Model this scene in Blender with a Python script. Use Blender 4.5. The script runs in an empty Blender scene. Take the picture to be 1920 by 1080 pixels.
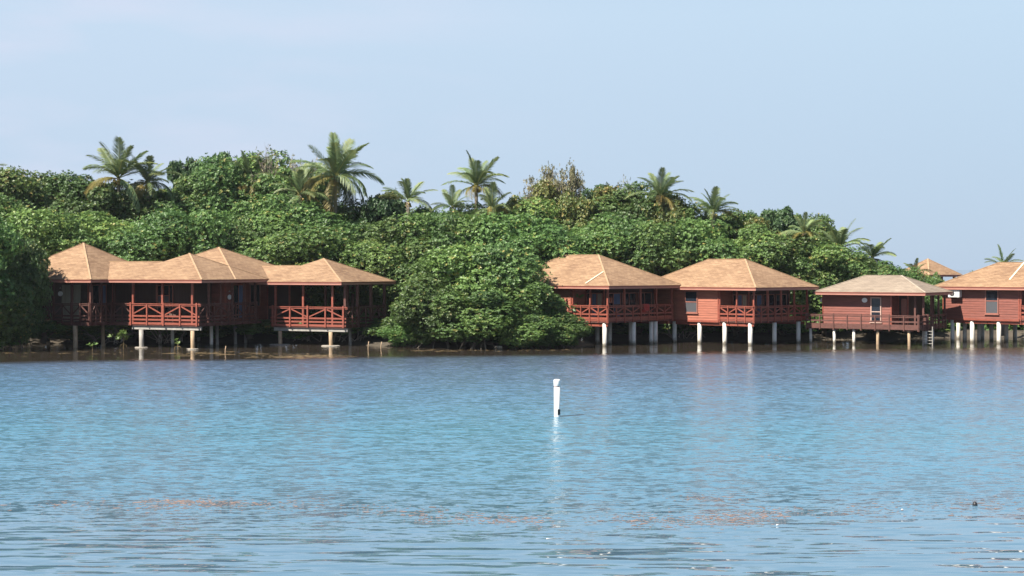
import bpy, math, random
import numpy as np
from mathutils import Vector, Matrix
R = math.radians
SC = bpy.context.scene
COL = SC.collection
random.seed(7)

# ---------------------------------------------------------------- camera, sky, sun, exposure
F, HOR, CH = 2900.0, 505.0, 5.0           # focal length in photo pixels, horizon row, eye height
cd = bpy.data.cameras.new("camera"); cam = bpy.data.objects.new("camera", cd); COL.objects.link(cam)
cd.sensor_width = 36; cd.lens = F / 1920 * 36
cam.location = (0, 0, CH); cam.rotation_euler = (R(90), 0, 0)
cd.shift_y = -(540 - HOR) / 1920
cd.clip_start = 0.5; cd.clip_end = 20000
SC.camera = cam
ALPHA, ELEV = 51, 49
sdir = Vector((-math.sin(R(ALPHA)) * math.cos(R(ELEV)), -math.cos(R(ALPHA)) * math.cos(R(ELEV)), math.sin(R(ELEV))))
w = bpy.data.worlds.new("World"); SC.world = w; w.use_nodes = True
nt = w.node_tree; nt.nodes.clear()
sky = nt.nodes.new('ShaderNodeTexSky'); sky.sky_type = 'NISHITA'; sky.sun_disc = False
sky.sun_elevation = R(ELEV); sky.sun_rotation = R(ALPHA + 180)
sky.air_density = 1.0; sky.dust_density = 0.2; sky.ozone_density = 3.0; sky.altitude = 0
bg = nt.nodes.new('ShaderNodeBackground'); bg.inputs[1].default_value = 0.05
wo = nt.nodes.new('ShaderNodeOutputWorld')
# thin high cloud veil, stronger towards the left
tc = nt.nodes.new('ShaderNodeTexCoord')
mp = nt.nodes.new('ShaderNodeMapping'); mp.inputs['Scale'].default_value = (2.2, 2.2, 9)
nz = nt.nodes.new('ShaderNodeTexNoise'); nz.inputs['Scale'].default_value = 2.3; nz.inputs['Detail'].default_value = 5
sp = nt.nodes.new('ShaderNodeSeparateXYZ')
mr = nt.nodes.new('ShaderNodeMapRange'); mr.inputs[1].default_value = 0.05; mr.inputs[2].default_value = -0.45
mr2 = nt.nodes.new('ShaderNodeMapRange'); mr2.inputs[1].default_value = 0.44; mr2.inputs[2].default_value = 0.68
mul = nt.nodes.new('ShaderNodeMath'); mul.operation = 'MULTIPLY'
L = nt.links.new
def mrange(a, b_, c, d):
    n = nt.nodes.new('ShaderNodeMapRange')
    for q, v in enumerate((a, b_, c, d)): n.inputs[q + 1].default_value = v
    return n
def mixc(c1, c2):
    n = nt.nodes.new('ShaderNodeMix'); n.data_type = 'RGBA'
    if c1: n.inputs[6].default_value = (*c1, 1)
    if c2: n.inputs[7].default_value = (*c2, 1)
    return n
L(tc.outputs['Generated'], mp.inputs[0]); L(mp.outputs[0], nz.inputs['Vector']); L(tc.outputs['Generated'], sp.inputs[0])
L(sp.outputs[0], mr.inputs[0]); L(nz.outputs[0], mr2.inputs[0]); L(mr.outputs[0], mul.inputs[0]); L(mr2.outputs[0], mul.inputs[1])
vz = mrange(0, .17, 0, 1); L(sp.outputs[2], vz.inputs[0])
hz = mixc((4.2, 5.35, 6.85), (5.05, 6.5, 7.95)); L(vz.outputs[0], hz.inputs[0])          # low haze layer
cl = mixc(None, (7.4, 7.0, 8.3)); L(mul.outputs[0], cl.inputs[0]); L(hz.outputs[2], cl.inputs[6])
lf = mrange(.30, -.30, 0, .35); L(sp.outputs[0], lf.inputs[0])
c2 = mixc(None, (5.6, 6.5, 8.05)); L(lf.outputs[0], c2.inputs[0]); L(cl.outputs[2], c2.inputs[6])
vf = mrange(.16, .46, .95, .05); L(sp.outputs[2], vf.inputs[0])
fin = mixc(None, None); L(vf.outputs[0], fin.inputs[0]); L(sky.outputs[0], fin.inputs[6]); L(c2.outputs[2], fin.inputs[7]); L(fin.outputs[2], bg.inputs[0])
L(bg.outputs[0], wo.inputs[0])
sd = bpy.data.lights.new("sun", 'SUN'); sd.energy = 5.0; sd.angle = R(0.55); sd.color = (1, .93, .82)
so = bpy.data.objects.new("sun", sd); COL.objects.link(so); so.rotation_euler = (-sdir).to_track_quat('-Z', 'Y').to_euler(); so.location = sdir * 60
SC.view_settings.view_transform = 'Standard'; SC.view_settings.look = 'None'
SC.view_settings.exposure = 1.2; SC.view_settings.gamma = 1; SC.view_settings.use_curve_mapping = False
SC.cycles.max_bounces = 8; SC.cycles.diffuse_bounces = 3; SC.cycles.transparent_max_bounces = 8

def WX(px, Y): return (px - 960) / F * Y
def WZ(py, Y): return CH - (py - HOR) / F * Y
def YB(py): return CH * F / (py - HOR)          # distance of a point on the water at row py

# ---------------------------------------------------------------- materials
def new_mat(name):
    m = bpy.data.materials.new(name); m.use_nodes = True
    t = m.node_tree; t.nodes.clear()
    b = t.nodes.new('ShaderNodeBsdfPrincipled'); o = t.nodes.new('ShaderNodeOutputMaterial')
    t.links.new(b.outputs[0], o.inputs[0]); return m, t, b
def N(t, kind, **kw):
    n = t.nodes.new(kind)
    for k, v in kw.items():
        if k.startswith('i_'):
            key = k[2:]; n.inputs[int(key) if key.isdigit() else key].default_value = v
        else: setattr(n, k, v)
    return n
KA = .87
def ramp(t, stops):
    r = t.nodes.new('ShaderNodeValToRGB'); e = r.color_ramp.elements
    while len(e) < len(stops): e.new(0.5)
    for i, (p, c) in enumerate(stops): e[i].position = p; e[i].color = (*[q * KA for q in c], 1)
    return r
LANDC = (.075, .06, .042)
def simple(name, col, rough=.6, var=.25, scale=(2, 2, 2), metallic=0, bump=0):
    m, t, b = new_mat(name)
    tcn = N(t, 'ShaderNodeTexCoord'); mpn = N(t, 'ShaderNodeMapping'); mpn.inputs['Scale'].default_value = scale
    n = N(t, 'ShaderNodeTexNoise', i_Scale=1.0, i_Detail=6.0, i_Roughness=.65)
    lo = tuple(c * (1 - var) for c in col); hi = tuple(min(1, c * (1 + var)) for c in col)
    r = ramp(t, [(.3, lo), (.7, hi)])
    t.links.new(tcn.outputs['Object'], mpn.inputs[0]); t.links.new(mpn.outputs[0], n.inputs['Vector'])
    t.links.new(n.outputs[0], r.inputs[0]); t.links.new(r.outputs[0], b.inputs['Base Color'])
    b.inputs['Roughness'].default_value = rough; b.inputs['Metallic'].default_value = metallic
    if bump:
        bn = N(t, 'ShaderNodeBump', i_Strength=bump, i_Distance=.02); t.links.new(n.outputs[0], bn.inputs['Height']); t.links.new(bn.outputs[0], b.inputs['Normal'])
    return m
M = {}
M['wood'] = simple('red_painted_wood', (.205, .062, .043), .6, .25, (1.2, 1.2, 9), bump=.3)
M['fadedwood'] = simple('sun_faded_red_wood', (.35, .120, .075), .65, .22, (1.2, 1.2, 9), bump=.3)
M['rail'] = simple('red_rail_wood', (.265, .072, .047), .5, .25, (3, 3, 8))
M['brownwood'] = simple('brown_and_shaded_red_wood', (.11, .042, .032), .65, .3, (3, 3, 9))  # brown timber, also a darker copy of the rail wood with porch shade included
M['fascia'] = simple('fascia_paint', (.42, .19, .145), .5, .15, (1, 1, 6))
M['fascia_trim'] = simple('fascia_trim_paint', (.22, .06, .04), .6, .15)
M['darkwood'] = simple('dark_deck_wood', (.10, .045, .03), .7, .3, (3, 3, 3))
M['concrete'] = simple('white_concrete', (.72, .69, .63), .7, .14, (5, 5, 2.5), bump=.3)
M['grey_concrete'] = simple('grey_concrete', (.34, .32, .29), .8, .25, (4, 4, 3), bump=.3)
M['log'] = simple('pale_timber', (.42, .30, .19), .8, .3, (8, 8, 3), bump=.4)
M['white'] = simple('white_plastic', (.8, .8, .78), .4, .05)
M['black'] = simple('black_band', (.015, .015, .018), .5, .2)
M['grille'] = simple('dark_grille', (.06, .06, .065), .5, .2)
M['curtain'] = simple('curtain_cloth', (.30, .27, .20), .9, .2, (9, 9, .6))
M['blue_curtain'] = simple('blue_curtain_cloth', (.10, .14, .24), .9, .25, (9, 9, .6))
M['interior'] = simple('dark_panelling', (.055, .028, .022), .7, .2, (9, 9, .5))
M['frame'] = simple('window_frame_paint', (.30, .12, .09), .5, .15)
M['palefr'] = simple('pale_door_frame', (.50, .34, .28), .5, .1)
M['trunk'] = simple('bark', (.16, .13, .10), .9, .35, (3, 3, 1.5), bump=.6)
M['palmtrunk'] = simple('palm_bark', (.30, .25, .19), .9, .25, (1, 1, 9), bump=.6)
M['root'] = simple('mangrove_root_bark', (.17, .13, .10), .85, .35, (4, 4, 2))
M['twig'] = simple('pale_twig_bark', (.30, .25, .21), .9, .25, (4, 4, 4))
M['coconut'] = simple('coconut_husk', (.36, .26, .07), .6, .3, (5, 5, 5))
M['land'] = simple('muddy_sand', LANDC, .95, .4, (.6, .6, .6), bump=.4)
M['feather'] = simple('white_feather', (.85, .85, .83), .8, .04)
M['bill'] = simple('black_bill', (.03, .03, .03), .5, .1)
M['reflection_cloth'] = simple('red_reflection_cloth', (.40, .05, .04), .95, .3, (2, 2, 12))
M['greypad'] = simple('wet_concrete_pad', (.30, .27, .23), .8, .2, (5, 5, 5))
def glass_mat():
    m, t, b = new_mat('dark_window_glass')
    b.inputs['Base Color'].default_value = (.012, .016, .024, 1); b.inputs['Roughness'].default_value = .08; b.inputs['IOR'].default_value = 1.45
    return m
M['glass'] = glass_mat()
def pile_mat():
    m = simple('stained_concrete_pile', (.66, .63, .57), .75, .16, (5, 5, 2.0), bump=.3); t = m.node_tree; k = t.links.new
    b = [n for n in t.nodes if n.type == 'BSDF_PRINCIPLED'][0]; src = b.inputs['Base Color'].links[0].from_socket
    tcn = N(t, 'ShaderNodeTexCoord'); sp_ = N(t, 'ShaderNodeSeparateXYZ'); k(tcn.outputs['Object'], sp_.inputs[0]); n = N(t, 'ShaderNodeTexNoise', i_Scale=7.0, i_Detail=3.0); k(tcn.outputs['Object'], n.inputs['Vector'])
    a = N(t, 'ShaderNodeMath', operation='MULTIPLY_ADD', i_1=.35); k(n.outputs[0], a.inputs[0]); k(sp_.outputs[2], a.inputs[2])
    r = N(t, 'ShaderNodeMapRange', i_1=.24, i_2=.46, i_3=.85, i_4=0.0); k(a.outputs[0], r.inputs[0])
    mxn = N(t, 'ShaderNodeMix', data_type='RGBA'); mxn.inputs[7].default_value = (.10, .085, .055, 1); k(r.outputs[0], mxn.inputs[0]); k(src, mxn.inputs[6]); k(mxn.outputs[2], b.inputs['Base Color']); return m
M['concrete'] = pile_mat()
def screen_mat():
    m, t, b = new_mat('insect_screen_glass')
    b.inputs['Base Color'].default_value = (.07, .072, .08, 1); b.inputs['Roughness'].default_value = .45
    return m
M['screen'] = screen_mat()
def shingle(name, stops):
    m, t, b = new_mat(name)
    uv = N(t, 'ShaderNodeUVMap')
    m1 = N(t, 'ShaderNodeMapping'); m1.inputs['Scale'].default_value = (1.1, 3.6, 1)
    n1 = N(t, 'ShaderNodeTexNoise', i_Scale=1.0, i_Detail=4.0, i_Roughness=.6)
    br = N(t, 'ShaderNodeTexBrick', i_Scale=1.0, i_2=(.80, .80, .80, 1), i_1=(.25, .25, .25, 1), i_3=(.10, .10, .10, 1))
    br.inputs['Mortar Size'].default_value = .012; br.inputs['Brick Width'].default_value = .34; br.inputs['Row Height'].default_value = .16
    br.offset = .5
    n2 = N(t, 'ShaderNodeTexNoise', i_Scale=.35, i_Detail=3.0)
    mixf = N(t, 'ShaderNodeMath', operation='MULTIPLY_ADD', i_1=.45)
    add2 = N(t, 'ShaderNodeMath', operation='MULTIPLY_ADD', i_1=.55)
    add3 = N(t, 'ShaderNodeMath', operation='MULTIPLY_ADD', i_1=.5, i_2=-.42)
    k = t.links.new
    k(uv.outputs[0], m1.inputs[0]); k(m1.outputs[0], n1.inputs['Vector']); k(uv.outputs[0], br.inputs['Vector']); k(uv.outputs[0], n2.inputs['Vector'])
    k(br.outputs[0], mixf.inputs[0]); k(n1.outputs[0], add2.inputs[0]); k(n2.outputs[0], add3.inputs[0])
    k(add3.outputs[0], add2.inputs[2]); k(add2.outputs[0], mixf.inputs[2])
    r = ramp(t, stops); k(mixf.outputs[0], r.inputs[0]); k(r.outputs[0], b.inputs['Base Color'])
    bn = N(t, 'ShaderNodeBump', i_Strength=.5, i_Distance=.02); k(br.outputs[1], bn.inputs['Height']); bn.invert = True
    k(bn.outputs[0], b.inputs['Normal']); b.inputs['Roughness'].default_value = .85
    return m
M['roof'] = shingle('tan_shingles', [(.05, (.17, .092, .05)), (.35, (.29, .178, .10)), (.6, (.39, .25, .145)), (.85, (.49, .335, .205))])
M['roofgrey'] = shingle('faded_beige_shingles', [(.05, (.18, .14, .105)), (.35, (.28, .22, .165)), (.6, (.34, .275, .21)), (.85, (.41, .34, .265))])
M['ridge'] = simple('ridge_cap_shingle', (.43, .28, .165), .85, .2, (3, 3, 3))
M['ridgegrey'] = simple('grey_ridge_cap', (.42, .35, .27), .85, .2, (3, 3, 3))
M['flash'] = simple('pale_flashing', (.80, .66, .48), .5, .08)

def leafmat(name, stops, rough=.5, trans=.33, objvar=.25):
    m, t, b = new_mat(name)
    at = N(t, 'ShaderNodeAttribute', attribute_name='tint'); oi = N(t, 'ShaderNodeObjectInfo')
    r = ramp(t, stops)
    hs = N(t, 'ShaderNodeHueSaturation', i_Saturation=1.0)
    v = N(t, 'ShaderNodeMapRange', i_3=1 - objvar, i_4=1 + objvar)
    h = N(t, 'ShaderNodeMapRange', i_3=.485, i_4=.515)
    k = t.links.new
    k(at.outputs['Fac'], r.inputs[0]); k(r.outputs[0], hs.inputs['Color'])
    k(oi.outputs['Random'], v.inputs[0]); k(v.outputs[0], hs.inputs['Value'])
    ml = N(t, 'ShaderNodeMath', operation='MULTIPLY', i_1=7.31); fr = N(t, 'ShaderNodeMath', operation='FRACT')
    k(oi.outputs['Random'], ml.inputs[0]); k(ml.outputs[0], fr.inputs[0]); k(fr.outputs[0], h.inputs[0]); k(h.outputs[0], hs.inputs['Hue'])
    k(hs.outputs[0], b.inputs['Base Color']); b.inputs['Roughness'].default_value = rough
    tr = N(t, 'ShaderNodeBsdfTranslucent'); k(hs.outputs[0], tr.inputs[0])
    ms = N(t, 'ShaderNodeMixShader', i_0=trans); out = [n for n in t.nodes if n.type == 'OUTPUT_MATERIAL'][0]
    k(b.outputs[0], ms.inputs[1]); k(tr.outputs[0], ms.inputs[2]); k(ms.outputs[0], out.inputs[0])
    return m
M['mangrove'] = leafmat('mangrove_leaves', [(0, (.062, .120, .038)), (.4, (.115, .205, .055)), (.75, (.180, .290, .072)), (.93, (.26, .31, .08)), (1, (.36, .31, .10))])
M['seagrape'] = leafmat('seagrape_leaves', [(0, (.08, .12, .03)), (.5, (.16, .19, .05)), (.85, (.30, .27, .08)), (1, (.40, .29, .10))])
M['almond'] = leafmat('dark_almond_leaves', [(0, (.05, .10, .045)), (.6, (.10, .18, .065)), (1, (.18, .26, .10))])
M['dryleaf'] = leafmat('thin_dry_leaves', [(0, (.15, .17, .08)), (.5, (.26, .26, .13)), (1, (.40, .36, .19))])
M['palm'] = leafmat('palm_leaflets', [(0, (.09, .15, .07)), (.5, (.17, .24, .10)), (1, (.34, .35, .12))], .55, .3, .22)
M['palmyellow'] = leafmat('yellow_palm_leaflets', [(0, (.18, .17, .05)), (.5, (.28, .24, .07)), (1, (.36, .26, .10))], .5, .3, .15)
M['rachis'] = simple('palm_rachis', (.26, .26, .10), .6, .2, (3, 3, 3))
M['weed'] = simple('floating_brown_seaweed', (.22, .16, .14), .8, .35, (3, 3, 3))
M['weedyellow'] = simple('floating_yellow_seaweed', (.22, .155, .07), .7, .35, (3, 3, 3))

def water_mat():
    m, t, b = new_mat('sea_water')
    k = t.links.new
    geo = N(t, 'ShaderNodeNewGeometry'); sep = N(t, 'ShaderNodeSeparateXYZ'); k(geo.outputs['Position'], sep.inputs[0])
    def noise(scale, stretch, detail=2.0, rough=.5, off=0):
        mpn = N(t, 'ShaderNodeMapping'); mpn.inputs['Scale'].default_value = (scale * stretch, scale, scale); mpn.inputs['Location'].default_value = (off, off * 1.7, 0)
        mpn.inputs['Rotation'].default_value = (0, 0, R(-6))
        k(geo.outputs['Position'], mpn.inputs[0])
        n = N(t, 'ShaderNodeTexNoise', i_Scale=1.0, i_Detail=detail, i_Roughness=rough); k(mpn.outputs[0], n.inputs['Vector']); return n
    def vm(op, a, bb=None, val=None):
        n = N(t, 'ShaderNodeVectorMath', operation=op); k(a, n.inputs[0])
        if bb is not None: k(bb, n.inputs[1])
        if val is not None:
            if op == 'SCALE': n.inputs['Scale'].default_value = val
            else: n.inputs[1].default_value = val
        return n.outputs[0]
    def slope(n, amp, mask=None):
        o = vm('SUBTRACT', n.outputs['Color'], None, (.5, .5, .5)); s = N(t, 'ShaderNodeVectorMath', operation='MULTIPLY'); k(o, s.inputs[0]); s.inputs[1].default_value = (amp * .95, amp, 0)
        if mask is None: return s.outputs[0]
        q = N(t, 'ShaderNodeVectorMath', operation='SCALE'); k(s.outputs[0], q.inputs[0]); k(mask, q.inputs['Scale']); return q.outputs[0]
    # calm water close to the shore and in the foreground, ruffled in between
    edge = noise(.10, .5, 3)
    wob = N(t, 'ShaderNodeMath', operation='MULTIPLY_ADD', i_1=11.0); k(edge.outputs[0], wob.inputs[0]); k(sep.outputs[1], wob.inputs[2])
    nearm = N(t, 'ShaderNodeMapRange', i_1=34.0, i_2=41.0); k(wob.outputs[0], nearm.inputs[0])          # 0 near, 1 far
    wob2 = N(t, 'ShaderNodeMath', operation='MULTIPLY_ADD', i_1=5.0); k(edge.outputs[0], wob2.inputs[0]); xs = N(t, 'ShaderNodeMath', operation='MULTIPLY_ADD', i_1=-.28); k(sep.outputs[0], xs.inputs[0]); k(sep.outputs[1], xs.inputs[2]); k(xs.outputs[0], wob2.inputs[2])
    shorem = N(t, 'ShaderNodeMapRange', i_1=93.8, i_2=89.8, i_3=.08, i_4=1.0); k(wob2.outputs[0], shorem.inputs[0])
    ruffle = N(t, 'ShaderNodeMath', operation='MULTIPLY'); k(nearm.outputs[0], ruffle.inputs[0]); k(shorem.outputs[0], ruffle.inputs[1])
    calm = N(t, 'ShaderNodeMath', operation='SUBTRACT', i_0=1.0); k(nearm.outputs[0], calm.inputs[1])
    s1 = slope(noise(4.6, .15, 2.0, .5, 3), .55, calm.outputs[0])       # long smooth ripples up close
    s1b = slope(noise(6.5, .35, 1.0, .5, 9), .16, calm.outputs[0])
    s2 = slope(noise(7.5, .42, 3.0, .62, 5), 1.7, ruffle.outputs[0])
    s3 = slope(noise(2.4, .45, 2.0, .5, 7), .5, ruffle.outputs[0])
    s4 = slope(noise(1.6, .35, 2.0, .5, 11), .035)
    v = vm('ADD', vm('ADD', s1, s1b), vm('ADD', s2, s3)); v = vm('ADD', v, s4)
    nrm = N(t, 'ShaderNodeVectorMath', operation='ADD'); k(v, nrm.inputs[0]); nrm.inputs[1].default_value = (0, 0, 1)
    nn = N(t, 'ShaderNodeVectorMath', operation='NORMALIZE'); k(nrm.outputs[0], nn.inputs[0]); k(nn.outputs[0], b.inputs['Normal'])
    # body colour: turquoise over sand in the middle, deeper blue and brown elsewhere, reflections partly put in
    big = noise(.055, .45, 3.0, .55, 2)
    wy = N(t, 'ShaderNodeMath', operation='MULTIPLY_ADD', i_1=22.0, i_2=-11.0); k(big.outputs[0], wy.inputs[0])
    yy = N(t, 'ShaderNodeMath', operation='ADD'); k(wy.outputs[0], yy.inputs[0]); k(sep.outputs[1], yy.inputs[1])
    ym = N(t, 'ShaderNodeMapRange', i_1=20.0, i_2=120.0); k(yy.outputs[0], ym.inputs[0])
    r = ramp(t, [(0.0, (.10, .18, .25)), (.10, (.095, .18, .255)), (.20, (.095, .21, .30)), (.28, (.085, .215, .305)), (.42, (.09, .185, .285)), (.60, (.085, .13, .205)), (.68, (.065, .09, .13)), (.73, (.045, .038, .028))])
    k(ym.outputs[0], r.inputs[0])
    bm = N(t, 'ShaderNodeMapRange', i_1=.85, i_2=.15); k(shorem.outputs[0], bm.inputs[0])      # brown shallows along the shore, dark reflections put into the colour
    bx = N(t, 'ShaderNodeMix', data_type='RGBA'); bx.inputs[7].default_value = (.040, .032, .024, 1); k(bm.outputs[0], bx.inputs[0]); k(r.outputs[0], bx.inputs[6]); k(bx.outputs[2], b.inputs['Base Color'])
    rgh = N(t, 'ShaderNodeMapRange', i_3=.03, i_4=.20); k(ruffle.outputs[0], rgh.inputs[0]); k(rgh.outputs[0], b.inputs['Roughness']); b.inputs['IOR'].default_value = 1.333
    return m
M['water'] = water_mat()

# ---------------------------------------------------------------- mesh helpers
class MB:
    def __init__(s): s.v = []; s.f = []; s.uv = {}
    def add(s, vs, fs, uvs=None):
        o = len(s.v); s.v += [tuple(p) for p in vs]
        for i, f in enumerate(fs):
            if uvs: s.uv[len(s.f)] = uvs[i]
            s.f.append([o + j for j in f])
    def box(s, x0, x1, y0, y1, z0, z1):
        if x0 > x1: x0, x1 = x1, x0
        if y0 > y1: y0, y1 = y1, y0
        if z0 > z1: z0, z1 = z1, z0
        s.add([(x0, y0, z0), (x1, y0, z0), (x1, y1, z0), (x0, y1, z0), (x0, y0, z1), (x1, y0, z1), (x1, y1, z1), (x0, y1, z1)],
              [(0, 3, 2, 1), (4, 5, 6, 7), (0, 1, 5, 4), (1, 2, 6, 5), (2, 3, 7, 6), (3, 0, 4, 7)])
    def beam(s, a, b, w, h):           # bar from a to b, w across, h high
        a = Vector(a); b = Vector(b); d = (b - a).normalized()
        up = Vector((0, 0, 1)) if abs(d.z) < .95 else Vector((1, 0, 0))
        u = d.cross(up).normalized() * w / 2; q = u.cross(d).normalized() * h / 2
        s.add([a - u - q, a + u - q, a + u + q, a - u + q, b - u - q, b + u - q, b + u + q, b - u + q],
              [(0, 1, 2, 3), (7, 6, 5, 4), (0, 4, 5, 1), (1, 5, 6, 2), (2, 6, 7, 3), (3, 7, 4, 0)])
    def path(s, pts, rad, n=8, cap=True):
        pts = [Vector(p) for p in pts]; m = len(pts); vs = []; fs = []
        for i, p in enumerate(pts):
            d = (pts[min(i + 1, m - 1)] - pts[max(i - 1, 0)]).normalized()
            up = Vector((0, 0, 1)) if abs(d.z) < .9 else Vector((1, 0, 0))
            u = d.cross(up).normalized(); q = u.cross(d)
            for j in range(n):
                a = 2 * math.pi * j / n; vs.append(p + (u * math.cos(a) + q * math.sin(a)) * rad[i])
        for i in range(m - 1):
            for j in range(n):
                a = i * n + j; b = i * n + (j + 1) % n; fs.append((a, a + n, b + n, b))
        if cap: fs.append(tuple(range(n))); fs.append(tuple(reversed(range((m - 1) * n, m * n))))
        s.add(vs, fs)
    def build(s, name, mat, parent=None, smooth=False):
        me = bpy.data.meshes.new(name); me.from_pydata(s.v, [], s.f)
        if s.uv:
            ul = me.uv_layers.new(name='UVMap')
            for p in me.polygons:
                u = s.uv.get(p.index)
                if u:
                    for i, li in enumerate(p.loop_indices): ul.data[li].uv = u[i]
        me.materials.append(mat); me.update()
        if smooth: me.polygons.foreach_set('use_smooth', [True] * len(me.polygons))
        o = bpy.data.objects.new(name, me); COL.objects.link(o)
        if parent: o.parent = parent
        return o
def tag(o, label=None, cat=None, group=None, kind=None):
    if label: o['label'] = label
    if cat: o['category'] = cat
    if group: o['group'] = group
    if kind: o['kind'] = kind
    return o
def empty(name, loc, rz=0, label=None, cat=None, group=None):
    o = bpy.data.objects.new(name, None); COL.objects.link(o); o.location = loc; o.rotation_euler = (0, 0, rz); o.empty_display_size = .3
    return tag(o, label, cat, group)

# ---------------------------------------------------------------- water and land
b = MB(); b.add([(-9000, -300, 0), (9000, -300, 0), (9000, 16000, 0), (-9000, 16000, 0)], [(0, 1, 2, 3)])
tag(b.build('water', M['water']), kind='structure')
def shore(x):                       # shoreline distance for each x
    pts = [(-90, 103), (-40, 103), (-34, 103.2), (-30, 104.5), (-24, 105.5), (-14, 105.5), (-10, 102), (-8, 100.3), (-6, 98.9), (0, 98.6), (4.3, 99.6), (6, 106), (15, 109), (26, 110), (31, 113), (60, 116), (140, 118)]
    for (a, ya), (c, yc) in zip(pts, pts[1:]):
        if a <= x <= c: return ya + (yc - ya) * (x - a) / (c - a)
    return pts[0][1] if x < pts[0][0] else pts[-1][1]
rr = random.Random(3)
b = MB(); nx, ny = 180, 14
hs = [-.5, .02, .10, .2, .35, .45, .6, .7, .8, .8, .8, .8, .5, -.5]; ds = [-1.2, 0, .4, 1, 2, 4, 7, 11, 18, 30, 50, 70, 90, 100]
vs = []
for i in range(nx + 1):
    x = -90 + 230 * i / nx; s0 = shore(x) + rr.uniform(-.25, .25)
    for d, h in zip(ds, hs): vs.append((x, s0 + d, h + (rr.uniform(-.04, .06) if 0 < d < 60 else 0)))
fs = [(i * ny + j, (i + 1) * ny + j, (i + 1) * ny + j + 1, i * ny + j + 1) for i in range(nx) for j in range(ny - 1)]
b.add(vs, fs); tag(b.build('shore_ground', M['land'], smooth=True), kind='structure')

# ---------------------------------------------------------------- buildings
class Frame:
    """local frame of a house: origin at the near corner of its eaves, x to the right along the front, y back along the side"""
    def __init__(s, px, Y0, th):
        s.X0 = WX(px, Y0); s.Y0 = Y0; s.th = R(th); s.c = math.cos(s.th); s.s = math.sin(s.th)
    def lx(s, px, y=0):
        k = (px - 960) / F; return (k * (s.Y0 + y * s.c) - s.X0 - y * s.s) / (s.c + k * s.s)
    def ly(s, px, x=0):
        k = (px - 960) / F; return (k * (s.Y0 - x * s.s) - s.X0 - x * s.c) / (s.s - k * s.c)
    def z(s, py, x=0, y=0): return CH - (py - HOR) / F * (s.Y0 - x * s.s + y * s.c)
    def world(s, x, y, z=0): return (s.X0 + x * s.c + y * s.s, s.Y0 - x * s.s + y * s.c, z)
def conv(fr, to, x, y):             # a point of frame fr in frame to
    X, Y, _ = fr.world(x, y); dx, dy = X - to.X0, Y - to.Y0
    return dx * to.c - dy * to.s, dx * to.s + dy * to.c

def roof_face(b, pts):
    p = [Vector(q) for q in pts]; n = (p[1] - p[0]).cross(p[2] - p[0]).normalized()
    hd = Vector((0, 0, 1)).cross(n).normalized(); sd_ = n.cross(hd)
    off = random.uniform(0, 40)
    b.add(p, [tuple(range(len(p)))], [[(q.dot(hd) + off, q.dot(sd_)) for q in p]])
def hip_roof(x0, x1, y0, y1, z0, z1, parent, ra=None, rb=None, yr=None, mat='roof', capm='ridge', fh=.2, skip=False):
    """hip roof as shingle skin + caps, fascia and soffit"""
    if yr is None: yr = (y0 + y1) / 2
    if ra is None:
        h = (y1 - y0) / 2; ra, rb = x0 + h, x1 - h
        if ra > rb: ra = rb = (x0 + x1) / 2
    A, B_, C, D = (x0, y0, z0), (x1, y0, z0), (x1, y1, z0), (x0, y1, z0); P, Q = (ra, yr, z1), (rb, yr, z1)
    b = MB()
    if rb - ra > .05:
        roof_face(b, [A, B_, Q, P]); roof_face(b, [C, D, P, Q])
    else:
        roof_face(b, [A, B_, P]); roof_face(b, [C, D, P]); Q = P
    roof_face(b, [B_, C, Q]); roof_face(b, [D, A, P])
    r = b.build('roof', M[mat], parent)
    e = .012; f = MB()
    for (xa, xb, ya, yb) in ((x0, x1, y0 + .0, y0 + .03), (x0, x1, y1 - .03, y1), (x0, x0 + .03, y0 + .032, y1 - .032), (x1 - .03, x1, y0 + .032, y1 - .032)):
        f.box(xa, xb, ya, yb, z0 - fh, z0 - e)
    f.build('fascia', M['fascia'], r)
    f = MB()
    for (xa, xb, ya, yb) in ((x0 - .03, x1 + .03, y0 - .03, y0 - .003), (x0 - .03, x1 + .03, y1 + .003, y1 + .03), (x0 - .03, x0 - .003, y0, y1), (x1 + .003, x1 + .03, y0, y1)):
        f.box(xa, xb, ya, yb, z0 - .065, z0 - .01)
    f.build('drip_edge', M['fascia_trim'], r)
    f = MB(); f.box(x0 + .04, x1 - .04, y0 + .04, y1 - .04, z0 - fh + .03, z0 - fh + .05); f.build('soffit', M['brownwood'], r)
    f = MB()
    for a, c in (() if skip else ((A, P),)) + ((B_, Q), (C, Q), (D, P)) + (((P, Q),) if rb - ra > .05 else ()):
        f.beam((a[0], a[1], a[2] + .012), (c[0], c[1], c[2] + .012), .11, .025)
    f.build('ridge_cap', M[capm], r)
    return r
def link_roof(xe, xw, x1, x1r, y0, yr, y1, z0, z1, parent):
    """gable strip between two pyramids: its left end slants into the neighbour's slope"""
    b = MB()
    roof_face(b, [(xe, y0, z0), (x1, y0, z0), (x1r, yr, z1), (xw, yr, z1)])
    roof_face(b, [(x1, y1, z0), (xe, y1, z0), (xw, yr, z1), (x1r, yr, z1)])
    r = b.build('roof', M['roof'], parent)
    f = MB(); f.box(xe, x1, y0 - .002, y0 + .028, z0 - .2, z0 - .012); f.build('fascia', M['fascia'], r)
    f = MB(); f.box(xe, x1, y0 - .032, y0 - .005, z0 - .065, z0 - .01); f.build('drip_edge', M['fascia_trim'], r)
    f = MB(); f.box(xe, x1, y0 + .04, y1 - .04, z0 - .165, z0 - .15); f.build('soffit', M['brownwood'], r)
    f = MB(); f.beam((xw, yr, z1 + .012), (x1r, yr, z1 + .012), .11, .025); f.build('ridge_cap', M['ridge'], r)
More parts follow.
